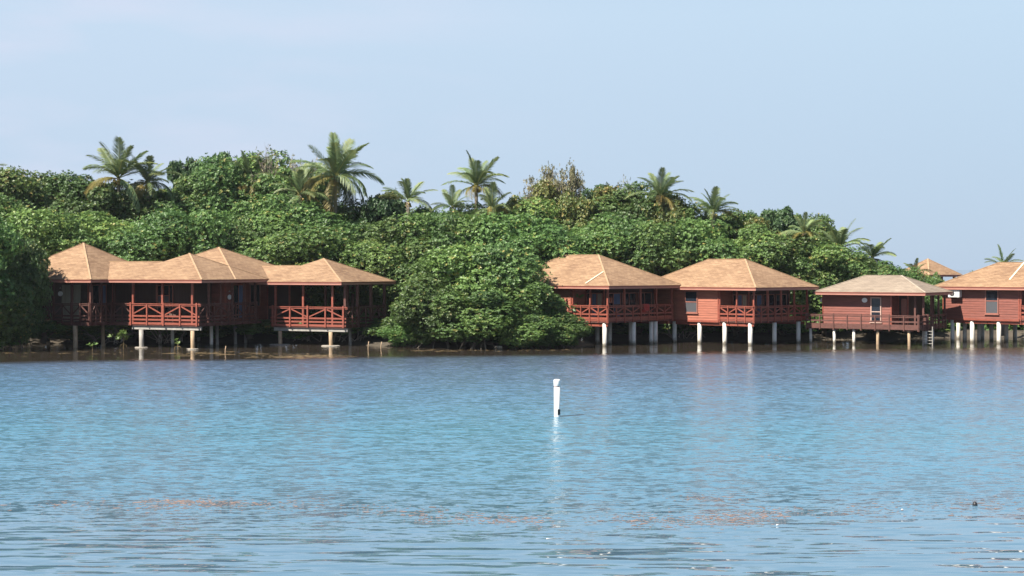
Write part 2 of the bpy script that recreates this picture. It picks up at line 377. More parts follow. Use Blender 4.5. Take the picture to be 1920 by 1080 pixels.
def clap(b, x0, y0, x1, y1, z0, z1, step=.165, t=.022):
    """lapped boards on the vertical plane from (x0,y0) to (x1,y1); outside is to the right of that direction"""
    d = Vector((x1 - x0, y1 - y0, 0)).normalized(); n = Vector((d.y, -d.x, 0))
    k = max(1, round((z1 - z0) / step)); h = (z1 - z0) / k
    a = Vector((x0, y0, 0)); c = Vector((x1, y1, 0))
    for i in range(k):
        za, zb = z0 + i * h, z0 + (i + 1) * h
        o1 = n * (t + .008); o2 = n * .008
        b.add([a + o1 + Vector((0, 0, za)), c + o1 + Vector((0, 0, za)), c + o2 + Vector((0, 0, zb)), a + o2 + Vector((0, 0, zb))], [(0, 1, 2, 3)])
        b.add([a + Vector((0, 0, za)), c + Vector((0, 0, za)), c + o1 + Vector((0, 0, za)), a + o1 + Vector((0, 0, za))], [(0, 1, 2, 3)])
def room(x0, x1, y0, y1, z0, z1, parent, mat='wood', front=True, right=True, corner=True):
    """solid room block clad in boards on all four sides"""
    b = MB(); b.box(x0, x1, y0, y1, z0, z1)
    clap(b, x0, y0, x1, y0, z0, z1); clap(b, x1, y0, x1, y1, z0, z1)
    clap(b, x1, y1, x0, y1, z0, z1); clap(b, x0, y1, x0, y0, z0, z1)
    w_ = b.build('wall', M[mat], parent)
    for (x, y) in ((x0, y0), (x1, y0), (x0, y1), (x1, y1)):
        t = MB(); t.box(x - .045, x + .045, y - .045, y + .045, z0 + .002, z1 - .004); t.build('corner_board', M['rail'], w_)
    return w_
def window_front(x0, x1, y, z0, z1, parent, split=.5, fm='frame', name='window', low='screen'):
    """sash window on a wall facing -y"""
    f = MB(); t = .07; yo = y - .085; yi = y - .032
    f.box(x0, x1, yo, yi, z0, z0 + t); f.box(x0, x1, yo, yi, z1 - t, z1); f.box(x0, x0 + t, yo, yi, z0 + t, z1 - t); f.box(x1 - t, x1, yo, yi, z0 + t, z1 - t)
    if split:
        zm = z0 + (z1 - z0) * split; f.box(x0 + t, x1 - t, yo + .01, yi, zm - .03, zm + .03)
    f.box(x0 - .05, x1 + .05, yo - .04, yi, z0 - .06, z0 - .002)
    fo = f.build(name, M[fm], parent)
    if split:
        p = MB(); p.box(x0 + t, x1 - t, yi - .012, yi - .002, zm + .03, z1 - t); p.build('pane', M['glass'], fo)
        p = MB(); p.box(x0 + t, x1 - t, yi - .022, yi - .012, z0 + t, zm - .03); p.build('pane', M[low], fo)
    else:
        p = MB(); p.box(x0 + t, x1 - t, yi - .012, yi - .002, z0 + t, z1 - t); p.build('pane', M['glass'], fo)
    return fo
def window_side(x, y0, y1, z0, z1, parent, name='window', curtain=None):
    """glazed opening on a wall facing +x"""
    f = MB(); t = .06; xo = x + .08; xi = x + .032
    f.box(xi, xo, y0, y1, z0, z0 + t); f.box(xi, xo, y0, y1, z1 - t, z1); f.box(xi, xo, y0, y0 + t, z0 + t, z1 - t); f.box(xi, xo, y1 - t, y1, z0 + t, z1 - t)
    ym = (y0 + y1) / 2; f.box(xi, xo - .01, ym - .03, ym + .03, z0 + t, z1 - t)
    fo = f.build(name, M['frame'], parent)
    p = MB(); p.box(xi + .002, xi + .012, y0 + t, ym - .03, z0 + t, z1 - t); p.build('pane', M['glass'], fo)
    p = MB(); p.box(xi + .002, xi + .012, ym + .03, y1 - t, z0 + t, z1 - t); p.build('pane', M[curtain or 'glass'], fo)
def door_front(x0, x1, y, z0, z1, parent, panels=2, mats=('glass', 'glass')):
    f = MB(); t = .06; yo = y - .09; yi = y - .032
    f.box(x0, x1, yo, yi, z1 - t, z1); f.box(x0, x1, yo, yi, z0, z0 + t)
    for i in range(panels + 1):
        xx = x0 + (x1 - x0) * i / panels; f.box(xx - t / 2, xx + t / 2, yo, yi, z0 + t, z1 - t)
    fo = f.build('glass_door', M['frame'], parent)
    for i in range(panels):
        a = x0 + (x1 - x0) * i / panels + t / 2; c = x0 + (x1 - x0) * (i + 1) / panels - t / 2
        p = MB(); p.box(a, c, yi - .014, yi - .002, z0 + t, z1 - t); p.build('curtain' if 'curtain' in mats[i % len(mats)] else 'pane', M[mats[i % len(mats)]], fo)
def railing(p0, p1, zb, zt, parent, bays=2, pat='V', rails=(.47,), skirt=(.02, .28), mat='rail', over=.12, postw=.09):
    """timber railing between two plan points"""
    a = Vector((*p0, 0)); c = Vector((*p1, 0)); d = (c - a); Ln = d.length; d.normalize(); nrm = Vector((d.y, -d.x, 0))
    H = zt - zb; b = MB()
    P = lambda t, z, o=0: a + d * t + nrm * o + Vector((0, 0, z))
    b.beam(P(-over, zt - .03), P(Ln + over, zt - .03), .12, .05); b.beam(P(-over, zt - .12), P(Ln + over, zt - .12), .04, .07)
    for r_ in rails: b.beam(P(-over * .6, zb + r_), P(Ln + over * .6, zb + r_), .045, .11)
    if skirt: b.beam(P(-over * .5, zb + sum(skirt) / 2), P(Ln + over * .5, zb + sum(skirt) / 2), .04, skirt[1] - skirt[0])
    top = max(rails) + .055
    for i in range(bays):
        x0 = Ln * i / bays; x1 = Ln * (i + 1) / bays; xm = (x0 + x1) / 2
        b.beam(P(xm, zb - .08, .03), P(xm, zt - .06, .03), postw * .8, postw * .8)
        lo, hi = zb + top + .03, zt - .18
        if pat == 'V': segs = ((x0 + .06, hi, xm - .05, lo), (xm + .05, lo, x1 - .06, hi))
        elif pat == 'L': segs = ((x0 + .06, lo, xm - .05, hi), (xm + .05, hi, x1 - .06, lo))
        else: segs = ()
        for (ta, za, tb, zb_) in segs: b.beam(P(ta, za, -.01), P(tb, zb_, -.01), .04, .075)
    for i in range(bays + 1): b.beam(P(Ln * i / bays, zb - .1, .035), P(Ln * i / bays, zt + .06, .035), postw * .9, postw * .9)
    return b.build('railing', M[mat], parent)
def post(x, y, z0, z1, parent, wd=.11, mat='rail'):
    b = MB(); b.box(x - wd / 2, x + wd / 2, y - wd / 2, y + wd / 2, z0, z1); return b.build('post', M[mat], parent)
def pile(x, y, ztop, parent, r=.15, mat='concrete', name='pile', taper=1.0, lean=0):
    b = MB(); b.path([(x + lean, y, -1.2), (x + lean * .5, y, .3), (x, y, ztop)], [r * taper, r, r * .97], 14)
    o = b.build(name, M[mat], parent, True); return o
def deck(x0, x1, y0, y1, z, parent, th=.2, mat='brownwood'):
    b = MB(); k = max(1, int((y1 - y0) / .15)); st = (y1 - y0) / k
    for i in range(k): b.box(x0, x1, y0 + i * st, y0 + (i + 1) * st - .01, z - .035, z)
    b.box(x0 + .02, x1 - .02, y0 + .02, y0 + .07, z - th, z - .036); b.box(x0 + .02, x1 - .02, y1 - .07, y1 - .02, z - th, z - .036)
    n = max(2, int((x1 - x0) / .9))
    for i in range(n + 1):
        xx = x0 + .07 + (x1 - x0 - .14) * i / n; b.box(xx - .03, xx + .03, y0 + .072, y1 - .072, z - th, z - .037)
    return b.build('deck', M[mat], parent)
def plaque(pos, parent, nrm=(0, -1)):
    """pale oval wall plaque with a darker middle"""
    x, y, z = pos; b = MB(); nx_, ny_ = nrm; n = 18; vs = []; fs = []
    for ring, (rx, rz, o) in enumerate(((.19, .16, .03), (.19, .16, .07), (.11, .085, .075), (.10, .07, .05))):
        for j in range(n):
            a = 2 * math.pi * j / n; vs.append((x + nx_ * o + (-ny_) * rx * math.cos(a), y + ny_ * o + nx_ * rx * math.cos(a), z + rz * math.sin(a)))
    for r_ in range(3):
        for j in range(n): fs.append((r_ * n + j, r_ * n + (j + 1) % n, (r_ + 1) * n + (j + 1) % n, (r_ + 1) * n + j))
    fs.append(tuple(range(3 * n, 4 * n))); b.add(vs, fs); b.build('wall_plaque', M['white'], parent)
    b = MB(); b.path([(x + nx_ * .05, y + ny_ * .05, z + .34), (x + nx_ * .05, y + ny_ * .05, z + .42)], [.07, .03], 10); b.build('wall_lamp', M['grey_concrete'], parent)

OV = .55
# ---- bungalows of the right-hand row with wrap-round porch at the near corner
def bungalow(label, px, Wm, Dm, Y0, th, y_fasc_bot, y_deck, y_rail, y_ridge, porch_px, win_px=None, ridge_px=None, bays=(2, 3), fp=(), sp_=(), rec=1.7, mat='roof'):
    fr = Frame(px, Y0, th); root = empty('bungalow', fr.world(0, 0), -fr.th, label, 'bungalow', 'red timber bungalows on stilts')
    Wd = -Wm; Dp = Dm; zf = fr.z(y_fasc_bot); zd = fr.z(y_deck) + .08; zt = fr.z(y_rail, -OV, OV)
    z1 = fr.z(y_ridge, Wd / 2, Dp / 2)
    ra = rb = None
    if ridge_px: ra, rb = fr.lx(ridge_px[0], Dp / 2), fr.lx(ridge_px[1], Dp / 2)
    rf = hip_roof(Wd, 0, 0, Dp, zf + .2, z1, root, ra, rb, mat=mat, capm='ridge' if mat == 'roof' else 'ridgegrey')
    xp = fr.lx(porch_px, OV); xo = -OV
    wa = room(Wd + OV, xp, OV, Dp - OV, zd, zf + .03, root, 'fadedwood' if px < 1500 else 'wood')
    xr = xo - rec
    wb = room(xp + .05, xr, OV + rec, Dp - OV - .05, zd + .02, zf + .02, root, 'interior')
    deck(xp + .05, xo + .02, OV - .02, OV + rec - .03, zd + .1, root); deck(xr + .04, xo + .02, OV + rec - .025, Dp - OV, zd + .1, root)
    b = MB(); b.box(Wd + OV, xp + .02, OV - .055, OV - .034, zd - .13, zd + .0); b.box(Wd + OV + .3, xo - .1, OV + .1, OV + .22, zd - .34, zd - .14); b.box(Wd + OV + .3, xo - .1, Dp - OV - .3, Dp - OV - .18, zd - .34, zd - .14)
    b.build('floor_beam', M['rail'], root)
    # glazing of the recessed room
    door_front(xp + .15, xr - .12, OV + rec, zd + .15, zf - .3, root, 3, ('glass', 'blue_curtain', 'curtain'))
    ya = OV + rec
    n = 3; seg = (Dp - OV - ya - .4) / n
    for i in range(n): window_side(xr, ya + .15 + seg * i, ya + seg * (i + 1), zd + .2 + .7 * (i == 1), zf - .3, root, 'window' if i == 1 else 'glass_door', 'blue_curtain' if i == 0 else None)
    railing((xp + .12, OV), (xo, OV), zd - .02, zt, root, bays[0])
    railing((xo, OV), (xo, Dp - OV), zd - .02, zt, root, bays[1])
    for i in range(bays[0] + 1):
        xx = xp + .12 + (xo - xp - .12) * i / bays[0]
        if i < bays[0]: post(xx, OV + .03, zd + .1, zf + .02, root, .1)
    for i in range(bays[1] + 1): post(xo - .02, OV + .03 + (Dp - 2 * OV - .06) * i / bays[1], zd + .1, zf + .02, root, .11)
    if win_px:
        window_front(fr.lx(win_px[0], OV), fr.lx(win_px[1], OV), OV, fr.z(win_px[3], xp, OV), fr.z(win_px[2], xp, OV), root)
    for q in fp: pile(fr.lx(q, OV + .16), OV + .16, zd - .13, root)
    for q in sp_:
        yy = fr.ly(q, xo - .16); pile(xo - .16, yy, zd - .13, root)
    return fr, root, dict(W=Wd, D=Dp, zf=zf, zd=zd, zt=zt, z1=z1, xp=xp, roof=rf)

f1, h1, d1 = bungalow("tan roofed red bungalow partly hidden by the big mangrove bush", 1142, 11.2, 8.15, 99.7, 42, 542, 606, 573, 478, 1071, None, (1060, 1122),
                      (2, 4), (1134,), (1188, 1229), 1.5)
# diagonal strip of pale flashing on its front slope
s_ = MB(); xa = f1.lx(1106, 1.2); xb = f1.lx(1146, 2.1)
def on_front(fr, d, x, y): return d['zf'] + .2 + (d['z1'] - d['zf'] - .2) * y / (d['D'] / 2)
xa = f1.lx(1098, .25); xb = f1.lx(1131, 1.75)
s_.beam((xa, .25, on_front(f1, d1, 0, .25) + .03), (xb, 1.75, on_front(f1, d1, 0, 1.75) + .03), .14, .03); s_.build('flashing_strip', M['flash'], d1['roof'])
f2, h2, d2 = bungalow("tan roofed red bungalow with one sash window, beside the low beige roofed one", 1417, 10.2, 7.25, 100.9, 45, 545, 606, 574, 486, 1347, (1285, 1309, 546, 588), (1328, 1397),
                      (2, 4), (1265, 1312, 1359, 1407), (1452, 1497), 1.5)
f4, h4, d4 = bungalow("red bungalow cut off by the right edge, white air conditioner on its wall", 1995, 9.5, 6.5, 100.3, 45, 545, 604, 574, 492, 1911, (1848, 1873, 540, 590), None,
                      (2, 4), (1823, 1873, 1925), (), 1.5)
xa = f4.lx(1893, .9); xb = f4.lx(1922, 3.3)
s_ = MB(); s_.beam((xa, .9, on_front(f4, d4, 0, .9) + .03), (xb, 3.3, on_front(f4, d4, 0, 3.3) + .03), .12, .03); s_.build('flashing_strip', M['flash'], d4['roof'])
for q, yy in ((1786, .7), (1797, 5.0), (1809, 1.9), (1836, 2.6), (1842, 5.2), (1859, 4.0), (1887, 3.4), (1903, 5.2)):
    pile(f4.lx(q, yy), yy, d4['zd'] - .13, h4, .14)
for q, yy in ((1060, 3.0), (1120, 3.2), (1143, 3.2), (1183, 3.9), (1221, 5.6)): pile(f1.lx(q, yy), yy, d1['zd'] - .13, h1, .15)
# air conditioner on the wall of the last bungalow
xc = f4.lx(1791, OV - .2); zc = f4.z(551, xc, .4)
ac = empty('air_conditioner', f4.world(xc, OV - .03, zc - .22), -f4.th, "white boxy air conditioner mounted high on the rightmost red wall", 'air conditioner')
b = MB(); b.box(-.42, .42, -.38, -.04, 0, .48); b.build('casing', M['white'], ac)
b = MB(); vs = [(-.12 + .19 * math.cos(2 * math.pi * j / 20), -.385, .24 + .19 * math.sin(2 * math.pi * j / 20)) for j in range(20)]; b.add(vs, [tuple(range(20))]); b.build('fan_grille', M['grille'], ac)
b = MB(); b.box(-.33, -.29, -.36, 0, -.05, -.002); b.box(.29, .33, -.36, 0, -.05, -.002); b.build('bracket', M['grey_concrete'], ac)

# ---- low bungalow with beige roof and projecting deck
f3 = Frame(1735, 101.2, 35); D3 = 5.3; W3 = -7.83
h3 = empty('bungalow', f3.world(0, 0), -f3.th, "low bungalow with faded beige roof and a long projecting railed deck", 'bungalow', 'red timber bungalows on stilts')
zf3 = f3.z(554.5); zd3 = 1.15
r3 = hip_roof(W3, 0, 0, D3, zf3 + .2, f3.z(516.5, W3 / 2, D3 / 2), h3, f3.lx(1623, D3 / 2), f3.lx(1690, D3 / 2), mat='roofgrey', capm='ridgegrey')
xw = f3.lx(1671, .7)
room(W3 + .35, xw, .7, D3 - .5, zd3, zf3 + .03, h3)
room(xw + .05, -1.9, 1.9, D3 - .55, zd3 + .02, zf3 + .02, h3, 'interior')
door_front(xw + .3, -2.0, 1.9, zd3 + .2, zf3 - .25, h3, 4, ('glass', 'blue_curtain', 'glass', 'curtain'))
zt3 = f3.z(588.5, W3 + .2, -.8); yd = -.75
xl, xr_ = f3.lx(1511, yd), f3.lx(1722, yd)
deck(xl, xr_, yd, .66, zd3 + .08, h3, .22); deck(xw + .05, -.3, .68, 1.88, zd3 + .08, h3); deck(-1.88, -.3, 1.89, D3 - .4, zd3 + .08, h3)
railing((xl + .05, yd), (xr_, yd), zd3 - .12, zt3, h3, 4, '', (.52,), (.0, .34), 'brownwood', .1)
railing((xr_, yd), (xr_, .68), zd3 - .12, zt3, h3, 1, '', (.52,), (.0, .34), 'brownwood', .05)
railing((xr_ + .1, .72), (-.35, .72), zd3 - .12, zt3, h3, 1, '', (.52,), (.0, .34), 'brownwood', .05)
railing((-.35, .75), (-.35, D3 - .5), zd3 - .12, zt3, h3, 3, '', (.52,), (.0, .34), 'brownwood', .05)
railing((xl + .05, .68), (xl + .05, yd + .05), zd3 - .12, zt3, h3, 1, '', (.52,), (.0, .34), 'brownwood', .05)
for x_, y_ in ((f3.lx(1716, .75), .75), (-.4, .75), (-.4, 2.2), (-.4, 3.6), (-.4, D3 - .5), (-1.2, D3 - .5)): post(x_, y_, zd3 + .08, zf3 + .02, h3, .12, 'brownwood')
window_front(f3.lx(1633, .7), f3.lx(1653, .7), .7, zd3 + .3, zf3 - .15, h3, .42, 'palefr', 'glass_door', 'glass')
plaque((f3.lx(1622, .7), .67, f3.z(563, -4, .7)), h3)
for q in (1520, 1564, 1601, 1646, 1704):
    x_ = f3.lx(q, yd + .25); pile(x_, yd + .25, zd3 - .13, h3, .1, 'log' if q > 1640 else 'concrete', 'pile', 1.1, random.uniform(-.05, .05))
    b = MB(); b.box(x_ - .3, x_ + .3, yd + .2, yd + .3, zd3 - .24, zd3 - .135); b.build('pile_cap', M['brownwood'], h3)
for q, yy in ((1735, 1.2), (1748, 3.0)): pile(f3.lx(q, yy), yy, zd3 - .13, h3, .12, 'concrete')
# pale cowl on the shaded side wall
b = MB(); xq = W3 + .33; zc = f3.z(560, xq, 1.2)
b.add([(xq, 1.0, zc + .35), (xq, 1.5, zc + .35), (xq, 1.0, zc - .2), (xq, 1.5, zc - .2), (xq - .38, 1.0, zc - .2), (xq - .38, 1.5, zc - .2)], [(0, 1, 5, 4), (0, 4, 2), (1, 3, 5), (2, 4, 5, 3), (0, 2, 3, 1)])
b.build('vent_hood', M['white'], h3)
# ladder at the right of the deck
b = MB(); xq = f3.lx(1738, .2)
for i in range(5): b.box(xq - .25, xq + .35, .18, .24, .12 + i * .2, .16 + i * .2)
b.box(xq - .3, xq - .25, .17, .25, -.4, zd3 + .1); b.box(xq + .35, xq + .4, .17, .25, -.4, zd3 + .1); b.build('ladder', M['grey_concrete'], h3)

# ---- left complex: linked pyramid roofs, wrap-round decks
fb = Frame(378, 96.0, 25)
lc = empty('bungalow_complex', fb.world(0, 0), -fb.th, "long shaded bungalow group under linked pyramid roofs, dark porches over the water", 'bungalow')
fa = Frame(170, 97.6, 25); fd = Frame(640, 99.9, 25)
ax, ay = conv(fa, fb, 0, 0); dx_, dy_ = conv(fd, fb, 0, 0)
zb = fb.z(530.5) + .2; zab = zb
SB = 7.4; WB = -7.4
pb = fb.z(475, WB / 2, SB / 2)
pitch = (pb - zb) / (SB / 2)
# A
SA = 8.0; hip_roof(ax - SA, ax, ay, ay + SA, zb + .004, fa.z(455.5, -SA / 2, SA / 2), lc)
# B (front) and C (behind, larger)
hip_roof(WB, 0, 0, SB, zb, pb, lc, skip=True)
SCc = 8.0
for _ in range(6): yc = fb.ly(410, -SCc / 2); SCc = 2 * (fb.z(463.5, -SCc / 2, yc) - zb) / pitch
hip_roof(-SCc, -.006, yc - SCc / 2, yc + SCc / 2, zb - .006, fb.z(463.5, -SCc / 2, yc) - .006, lc)
# link A-B
zl = fb.z(490.5, WB, 2.2); yrl = (zl - zb) / pitch
link_roof(ax + .01, ax - 2.6, WB, WB + yrl, .004, yrl, 2 * yrl, zb + .002, zl, lc)
# D and its link
SD = 7.15; WD = -7.15; zdE = fd.z(534.5) + .2; pd = fd.z(484.5, WD / 2, SD / 2)
hip_roof(dx_ + WD, dx_, dy_, dy_ + SD, zdE, pd, lc, skip=True)
pit2 = (pd - zdE) / (SD / 2); zl2 = fd.z(498, WD, 2.2); yr2 = (zl2 - zdE) / pit2
link_roof(.01, -2.3, dx_ + WD, dx_ + WD + yr2, dy_ + .004, dy_ + yr2, dy_ + 2 * yr2, zdE + .002, zl2, lc)
zfl = fb.z(609) + .03; zrt = fb.z(570.5)            # deck level and rail top
LR = dict(pat='L', rails=(.50, .27), skirt=(-.04, .10))
# decks and railings
o = .62
xq0 = fb.lx(243, o); xq1 = fb.lx(372, o)
deck(xq0, xq1, o, 2.4, zfl, lc, .18); railing((xq0 + .12, o), (xq1 - .1, o), zfl - .06, zrt, lc, 2, mat='rail', over=.3, postw=.12, **LR)
b = MB(); b.box(xq0 + .1, xq1 + .1, o + .12, o + .26, zfl - .42, zfl - .19); b.build('floor_beam', M['grey_concrete'], lc)
railing((xq1 - .05, o + .1), (xq1 - .05, dy_), zfl - .06, zrt, lc, 4, mat='brownwood', over=.1, **LR)  # same wood as the front rail, its shade put into the colour
deck(-2.0, xq1, 2.42, dy_ + .6, zfl, lc, .18)
railing((ax - .5, ay + .6), (ax - .5, .9), zfl - .06, zrt, lc, 2, mat='brownwood', over=.05, **LR)
railing((ax - .4, .95), (xq0, .95), zfl - .06, zrt, lc, 1, mat='brownwood', over=.05, **LR)
railing((ax - 6.4, ay + .5), (ax - .5, ay + .5), zfl - .06, zrt, lc, 4, mat='brownwood', over=.1, **LR)
deck(ax - 6.5, ax - .45, ay + .48, ay + 2.2, zfl, lc, .18); deck(ax - 2.2, xq0 - .02, ay + 2.25, 2.4, zfl - .003, lc, .18)
zD = fd.z(612) + .03; zrD = fd.z(576)
gx0 = dx_ + fd.lx(509, o); gx1 = dx_ - .1; gy0 = dy_ + o; gy1 = dy_ + SD - 1.2
deck(gx0, gx1, gy0, gy1, zD, lc, .18); railing((gx0 + .12, gy0), (gx1 - .1, gy0), zD - .06, zrD, lc, 2, mat='rail', over=.3, postw=.12, **LR)
b = MB(); b.box(gx0 + .1, gx1 + .1, gy0 + .12, gy0 + .26, zD - .42, zD - .19); b.build('floor_beam', M['grey_concrete'], lc)
railing((gx1 - .05, gy0 + .1), (gx1 - .05, gy1), zD - .06, zrD, lc, 3, mat='brownwood', over=.1, **LR)  # darker copy again on the shaded side of the corner porch
railing((gx1 - .1, gy1), (gx0 + 2.5, gy1), zD - .06, zrD, lc, 3, mat='brownwood', over=.1, **LR)
# rooms
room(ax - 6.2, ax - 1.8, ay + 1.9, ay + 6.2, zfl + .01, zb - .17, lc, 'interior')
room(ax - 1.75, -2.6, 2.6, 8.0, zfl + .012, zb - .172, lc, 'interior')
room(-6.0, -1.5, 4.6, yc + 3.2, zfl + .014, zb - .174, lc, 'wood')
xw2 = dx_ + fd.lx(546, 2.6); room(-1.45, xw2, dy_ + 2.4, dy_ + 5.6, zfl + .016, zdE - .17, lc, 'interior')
# door, curtained window, glazing
xd = fa.lx(134, 1.9); b = MB(); zz0 = zfl + .05; xA = ax + fa.lx(117, 1.9); xB = ax + fa.lx(152, 1.9); b.box(xA, xB, ay + 1.83, ay + 1.865, zz0, zb - .35); b.build('door', M['curtain'], lc)
for q in (185, 205): pass
window_side(ax - 1.8, ay + 2.2, ay + 3.6, zfl + 1.0, zb - .35, lc, 'window', 'blue_curtain')
window_side(-1.5, 5.2, 6.8, zfl + .1, zb - .35, lc, 'glass_door', 'blue_curtain'); window_side(-1.5, 7.3, 8.5, zfl + .9, zb - .35, lc, 'window')
window_front(-5.4, -4.1, 2.6, zfl + .1, zb - .35, lc, .5, 'frame', 'glass_door', 'glass'); window_front(xq0 + .6, xq0 + 1.7, 2.6, zfl + 1.0, zb - .35, lc)
plaque((-1.47, 4.95, fb.z(557, -1.5, 4.9)), lc, (1, 0)); plaque((ax + fa.lx(115, 1.9), ay + 1.86, fa.z(551, -3, 1.9)), lc)
# porch posts, side and back ones in the shade-toned wood
for q in (249, 304, 360): post(fb.lx(q, o), o + .05, zfl, zb - .17, lc, .13)
for t in (.2, .4, .6, .8, 1): post(xq1 - .07, o + (dy_ - o) * t - .1, zfl, zb - .17, lc, .12, 'brownwood')
for q in (190, 215): post(ax - .5, fb.ly(q, ax - .5), zfl, zb - .17, lc, .12, 'brownwood')
for q in (60, 100, 135, 170): post(ax + fa.lx(q, .55), ay + .55, zfl, zb - .17, lc, .12, 'brownwood')
for q in (516, 568, 623): post(dx_ + fd.lx(q, o), gy0 + .05, zD, zdE - .17, lc, .13)
for t in (0, .33, .66, 1): post(gx1 - .07, gy0 + (gy1 - gy0) * t + (.15 if t == 0 else -.05), zD, zdE - .17, lc, .16, 'brownwood')
for t in (.3, .55, .8): post(gx0 + (gx1 - gx0) * t, gy1 - .05, zD, zdE - .17, lc, .16, 'brownwood')
for t in (.45, .75): post(gx0 + (gx1 - gx0) * t, (gy0 + gy1) / 2, zD, zdE - .17, lc, .14, 'brownwood')
# legs
def leg(fr, q, y, zt_, mat, pad, off=(0, 0), r=.13):
    x = fr.lx(q, y) + off[0]; yy = y + off[1]
    lg = pile(x, yy, zt_, lc, r, mat, 'pile', 1.05, .04)
    if pad:
        b = MB(); n = 16; vs = [(x + pad * math.cos(6.283 * j / n), yy + pad * .8 * math.sin(6.283 * j / n), z_) for z_ in (-.3, .03) for j in range(n)]
        vs2 = [(x + pad * .9 * math.cos(6.283 * j / n), yy + pad * .7 * math.sin(6.283 * j / n), .06) for j in range(n)]
        fs = [(j, (j + 1) % n, n + (j + 1) % n, n + j) for j in range(n)] + [(n + j, n + (j + 1) % n, 2 * n + (j + 1) % n, 2 * n + j) for j in range(n)] + [tuple(range(2 * n, 3 * n))]
        b.add(vs + vs2, fs); b.build('foot_pad', M['greypad'], lg)
leg(fb, 265, .5, zfl - .42, 'grey_concrete', .45, r=.15); leg(fb, 361, .25, zfl - .42, 'log', .4)
for q, yy in ((396, 3.4), (407, 6.0), (441, 7.5), (323, 3.0), (372, 8.0), (300, 5.0), (460, 9.0)): leg(fb, q, yy, zfl - .18, 'concrete' if q < 400 else 'grey_concrete', 0, r=.11)
leg(fa, 141, .6, zfl - .18, 'log', 0, (ax, ay), .15); leg(fa, 90, 2.6, zfl - .18, 'log', 0, (ax, ay), .12); leg(fa, 193, 3.0, zfl - .18, 'log', 0, (ax, ay), .12)
leg(fd, 525, .3, zD - .42, 'log', .75, (dx_, dy_)); leg(fd, 620, .3, zD - .42, 'log', .65, (dx_, dy_))
for q, yy in ((560, 4.5), (656, 2.5), (690, 5.0), (600, 6.0)): leg(fd, q, yy, zD - .18, 'grey_concrete', 0, (dx_, dy_), .1)

# deck chairs (slatted, dark timber) standing on the porches
def chair_mesh_parts(root):
    b = MB()
    for i in range(5): b.box(-.27, .27, -.28 + i * .11, -.19 + i * .11, .40 - i * .012, .42 - i * .012)
    b.build('seat', M['darkwood'], root)
    b = MB()
    for i in range(5): b.beam((-.22 + i * .11, .22, .40), (-.22 + i * .11, .42, .98), .08, .02)
    b.beam((-.27, .41, .95), (.27, .41, .95), .03, .07); b.build('backrest', M['darkwood'], root)
    for sx in (-1, 1):
        b = MB(); b.beam((sx * .28, -.27, 0), (sx * .28, -.27, .6), .05, .05); b.build('leg', M['darkwood'], root)
        b = MB(); b.beam((sx * .28, .3, 0), (sx * .28, .24, .6), .05, .05); b.build('leg', M['darkwood'], root)
        b = MB(); b.box(sx * .28 - .05, sx * .28 + .05, -.33, .32, .601, .625); b.build('armrest', M['darkwood'], root)
def copy_thing(o, loc, rz, label):
    r = o.copy(); COL.objects.link(r); r.location = loc; r.rotation_euler = (0, 0, rz); r['label'] = label
    for c in list(o.children):
        d = c.copy(); COL.objects.link(d); d.parent = r
        for g in c.children: e = g.copy(); COL.objects.link(e); e.parent = d
    return r
X_, Y_, _ = fd.world(-2.2, 2.2); ch0 = empty('deck_chair', (X_, Y_, zD), R(-60), "dark slatted deck chair on the open corner porch of the left group", 'chair', 'deck chairs on the porches'); chair_mesh_parts(ch0)
X_, Y_, _ = fd.world(-1.4, 3.9); copy_thing(ch0, (X_, Y_, zD), R(-95), "deck chair deeper in the open corner porch, behind the first one")
X_, Y_, _ = fb.world(-3.4, 1.3); copy_thing(ch0, (X_, Y_, zfl), R(-10), "deck chair behind the sunlit railing under the middle pyramid roof")
X_, Y_, _ = f1.world(-1.1, 2.7); copy_thing(ch0, (X_, Y_, d1['zd'] + .1), R(40), "deck chair on the dark side porch of the half hidden bungalow")
X_, Y_, _ = f2.world(-1.2, 2.9); copy_thing(ch0, (X_, Y_, d2['zd'] + .1), R(40), "deck chair on the side porch of the bungalow with one sash window")
# red cloth shape over the side railing, added for a reflection in the glass
b = MB(); yy = f1.ly(1211, -OV)
n = 8
prof = [(-.07, -.55), (-.075, -.1), (-.05, .03), (0, .05), (.05, .03), (.085, -.1), (.09, -.42)]
vs = []
for j in range(n):
    for (dx, dz) in prof: vs.append((dx + .012 * math.sin(j * 2.1 + dz * 5), (j - n / 2) * .085, dz))
k_ = len(prof); fs = [(j * k_ + i, (j + 1) * k_ + i, (j + 1) * k_ + i + 1, j * k_ + i + 1) for j in range(n - 1) for i in range(k_ - 1)]
b.add(vs, fs); tw = b.build('reflection_cloth', M['reflection_cloth']); tw.location = f1.world(-OV, yy, d1['zt'] + .0); tw.rotation_euler = (0, 0, -f1.th)
tag(tw, "dark red stand-in for a glass reflection, hung over the side porch railing of the half hidden bungalow", 'reflection_cloth')

# ---- gazebo far behind, between the beige roof and the last bungalow
fg = Frame(1742, 135, 58); gz = empty('gazebo', fg.world(0, 0, .5), -fg.th, "small open gazebo with orange hipped roof behind the beige roofed bungalow", 'gazebo')
gw = 3.4; gd = 3.9
def sh(o): o.location.z -= .5
zg = fg.z(518.5); z1g = fg.z(485, -2.1, 2.1)
rfo = hip_roof(-4.2, 0, 0, 4.2, zg + .15, z1g, gz, fh=.18); rfo.location.z = -.5
for (x, y) in ((-.5, .5), (-3.7, .5), (-.5, 3.7), (-3.7, 3.7), (-.5, 2.1)):
    p = post(x, y, -.2, zg - .02, gz, .18, 'brownwood'); p.location.z = -.5 + 0
b = MB(); b.box(-3.8, -.4, .4, 3.8, 2.6, 2.8); o_ = b.build('platform', M['brownwood'], gz); o_.location.z = -.5
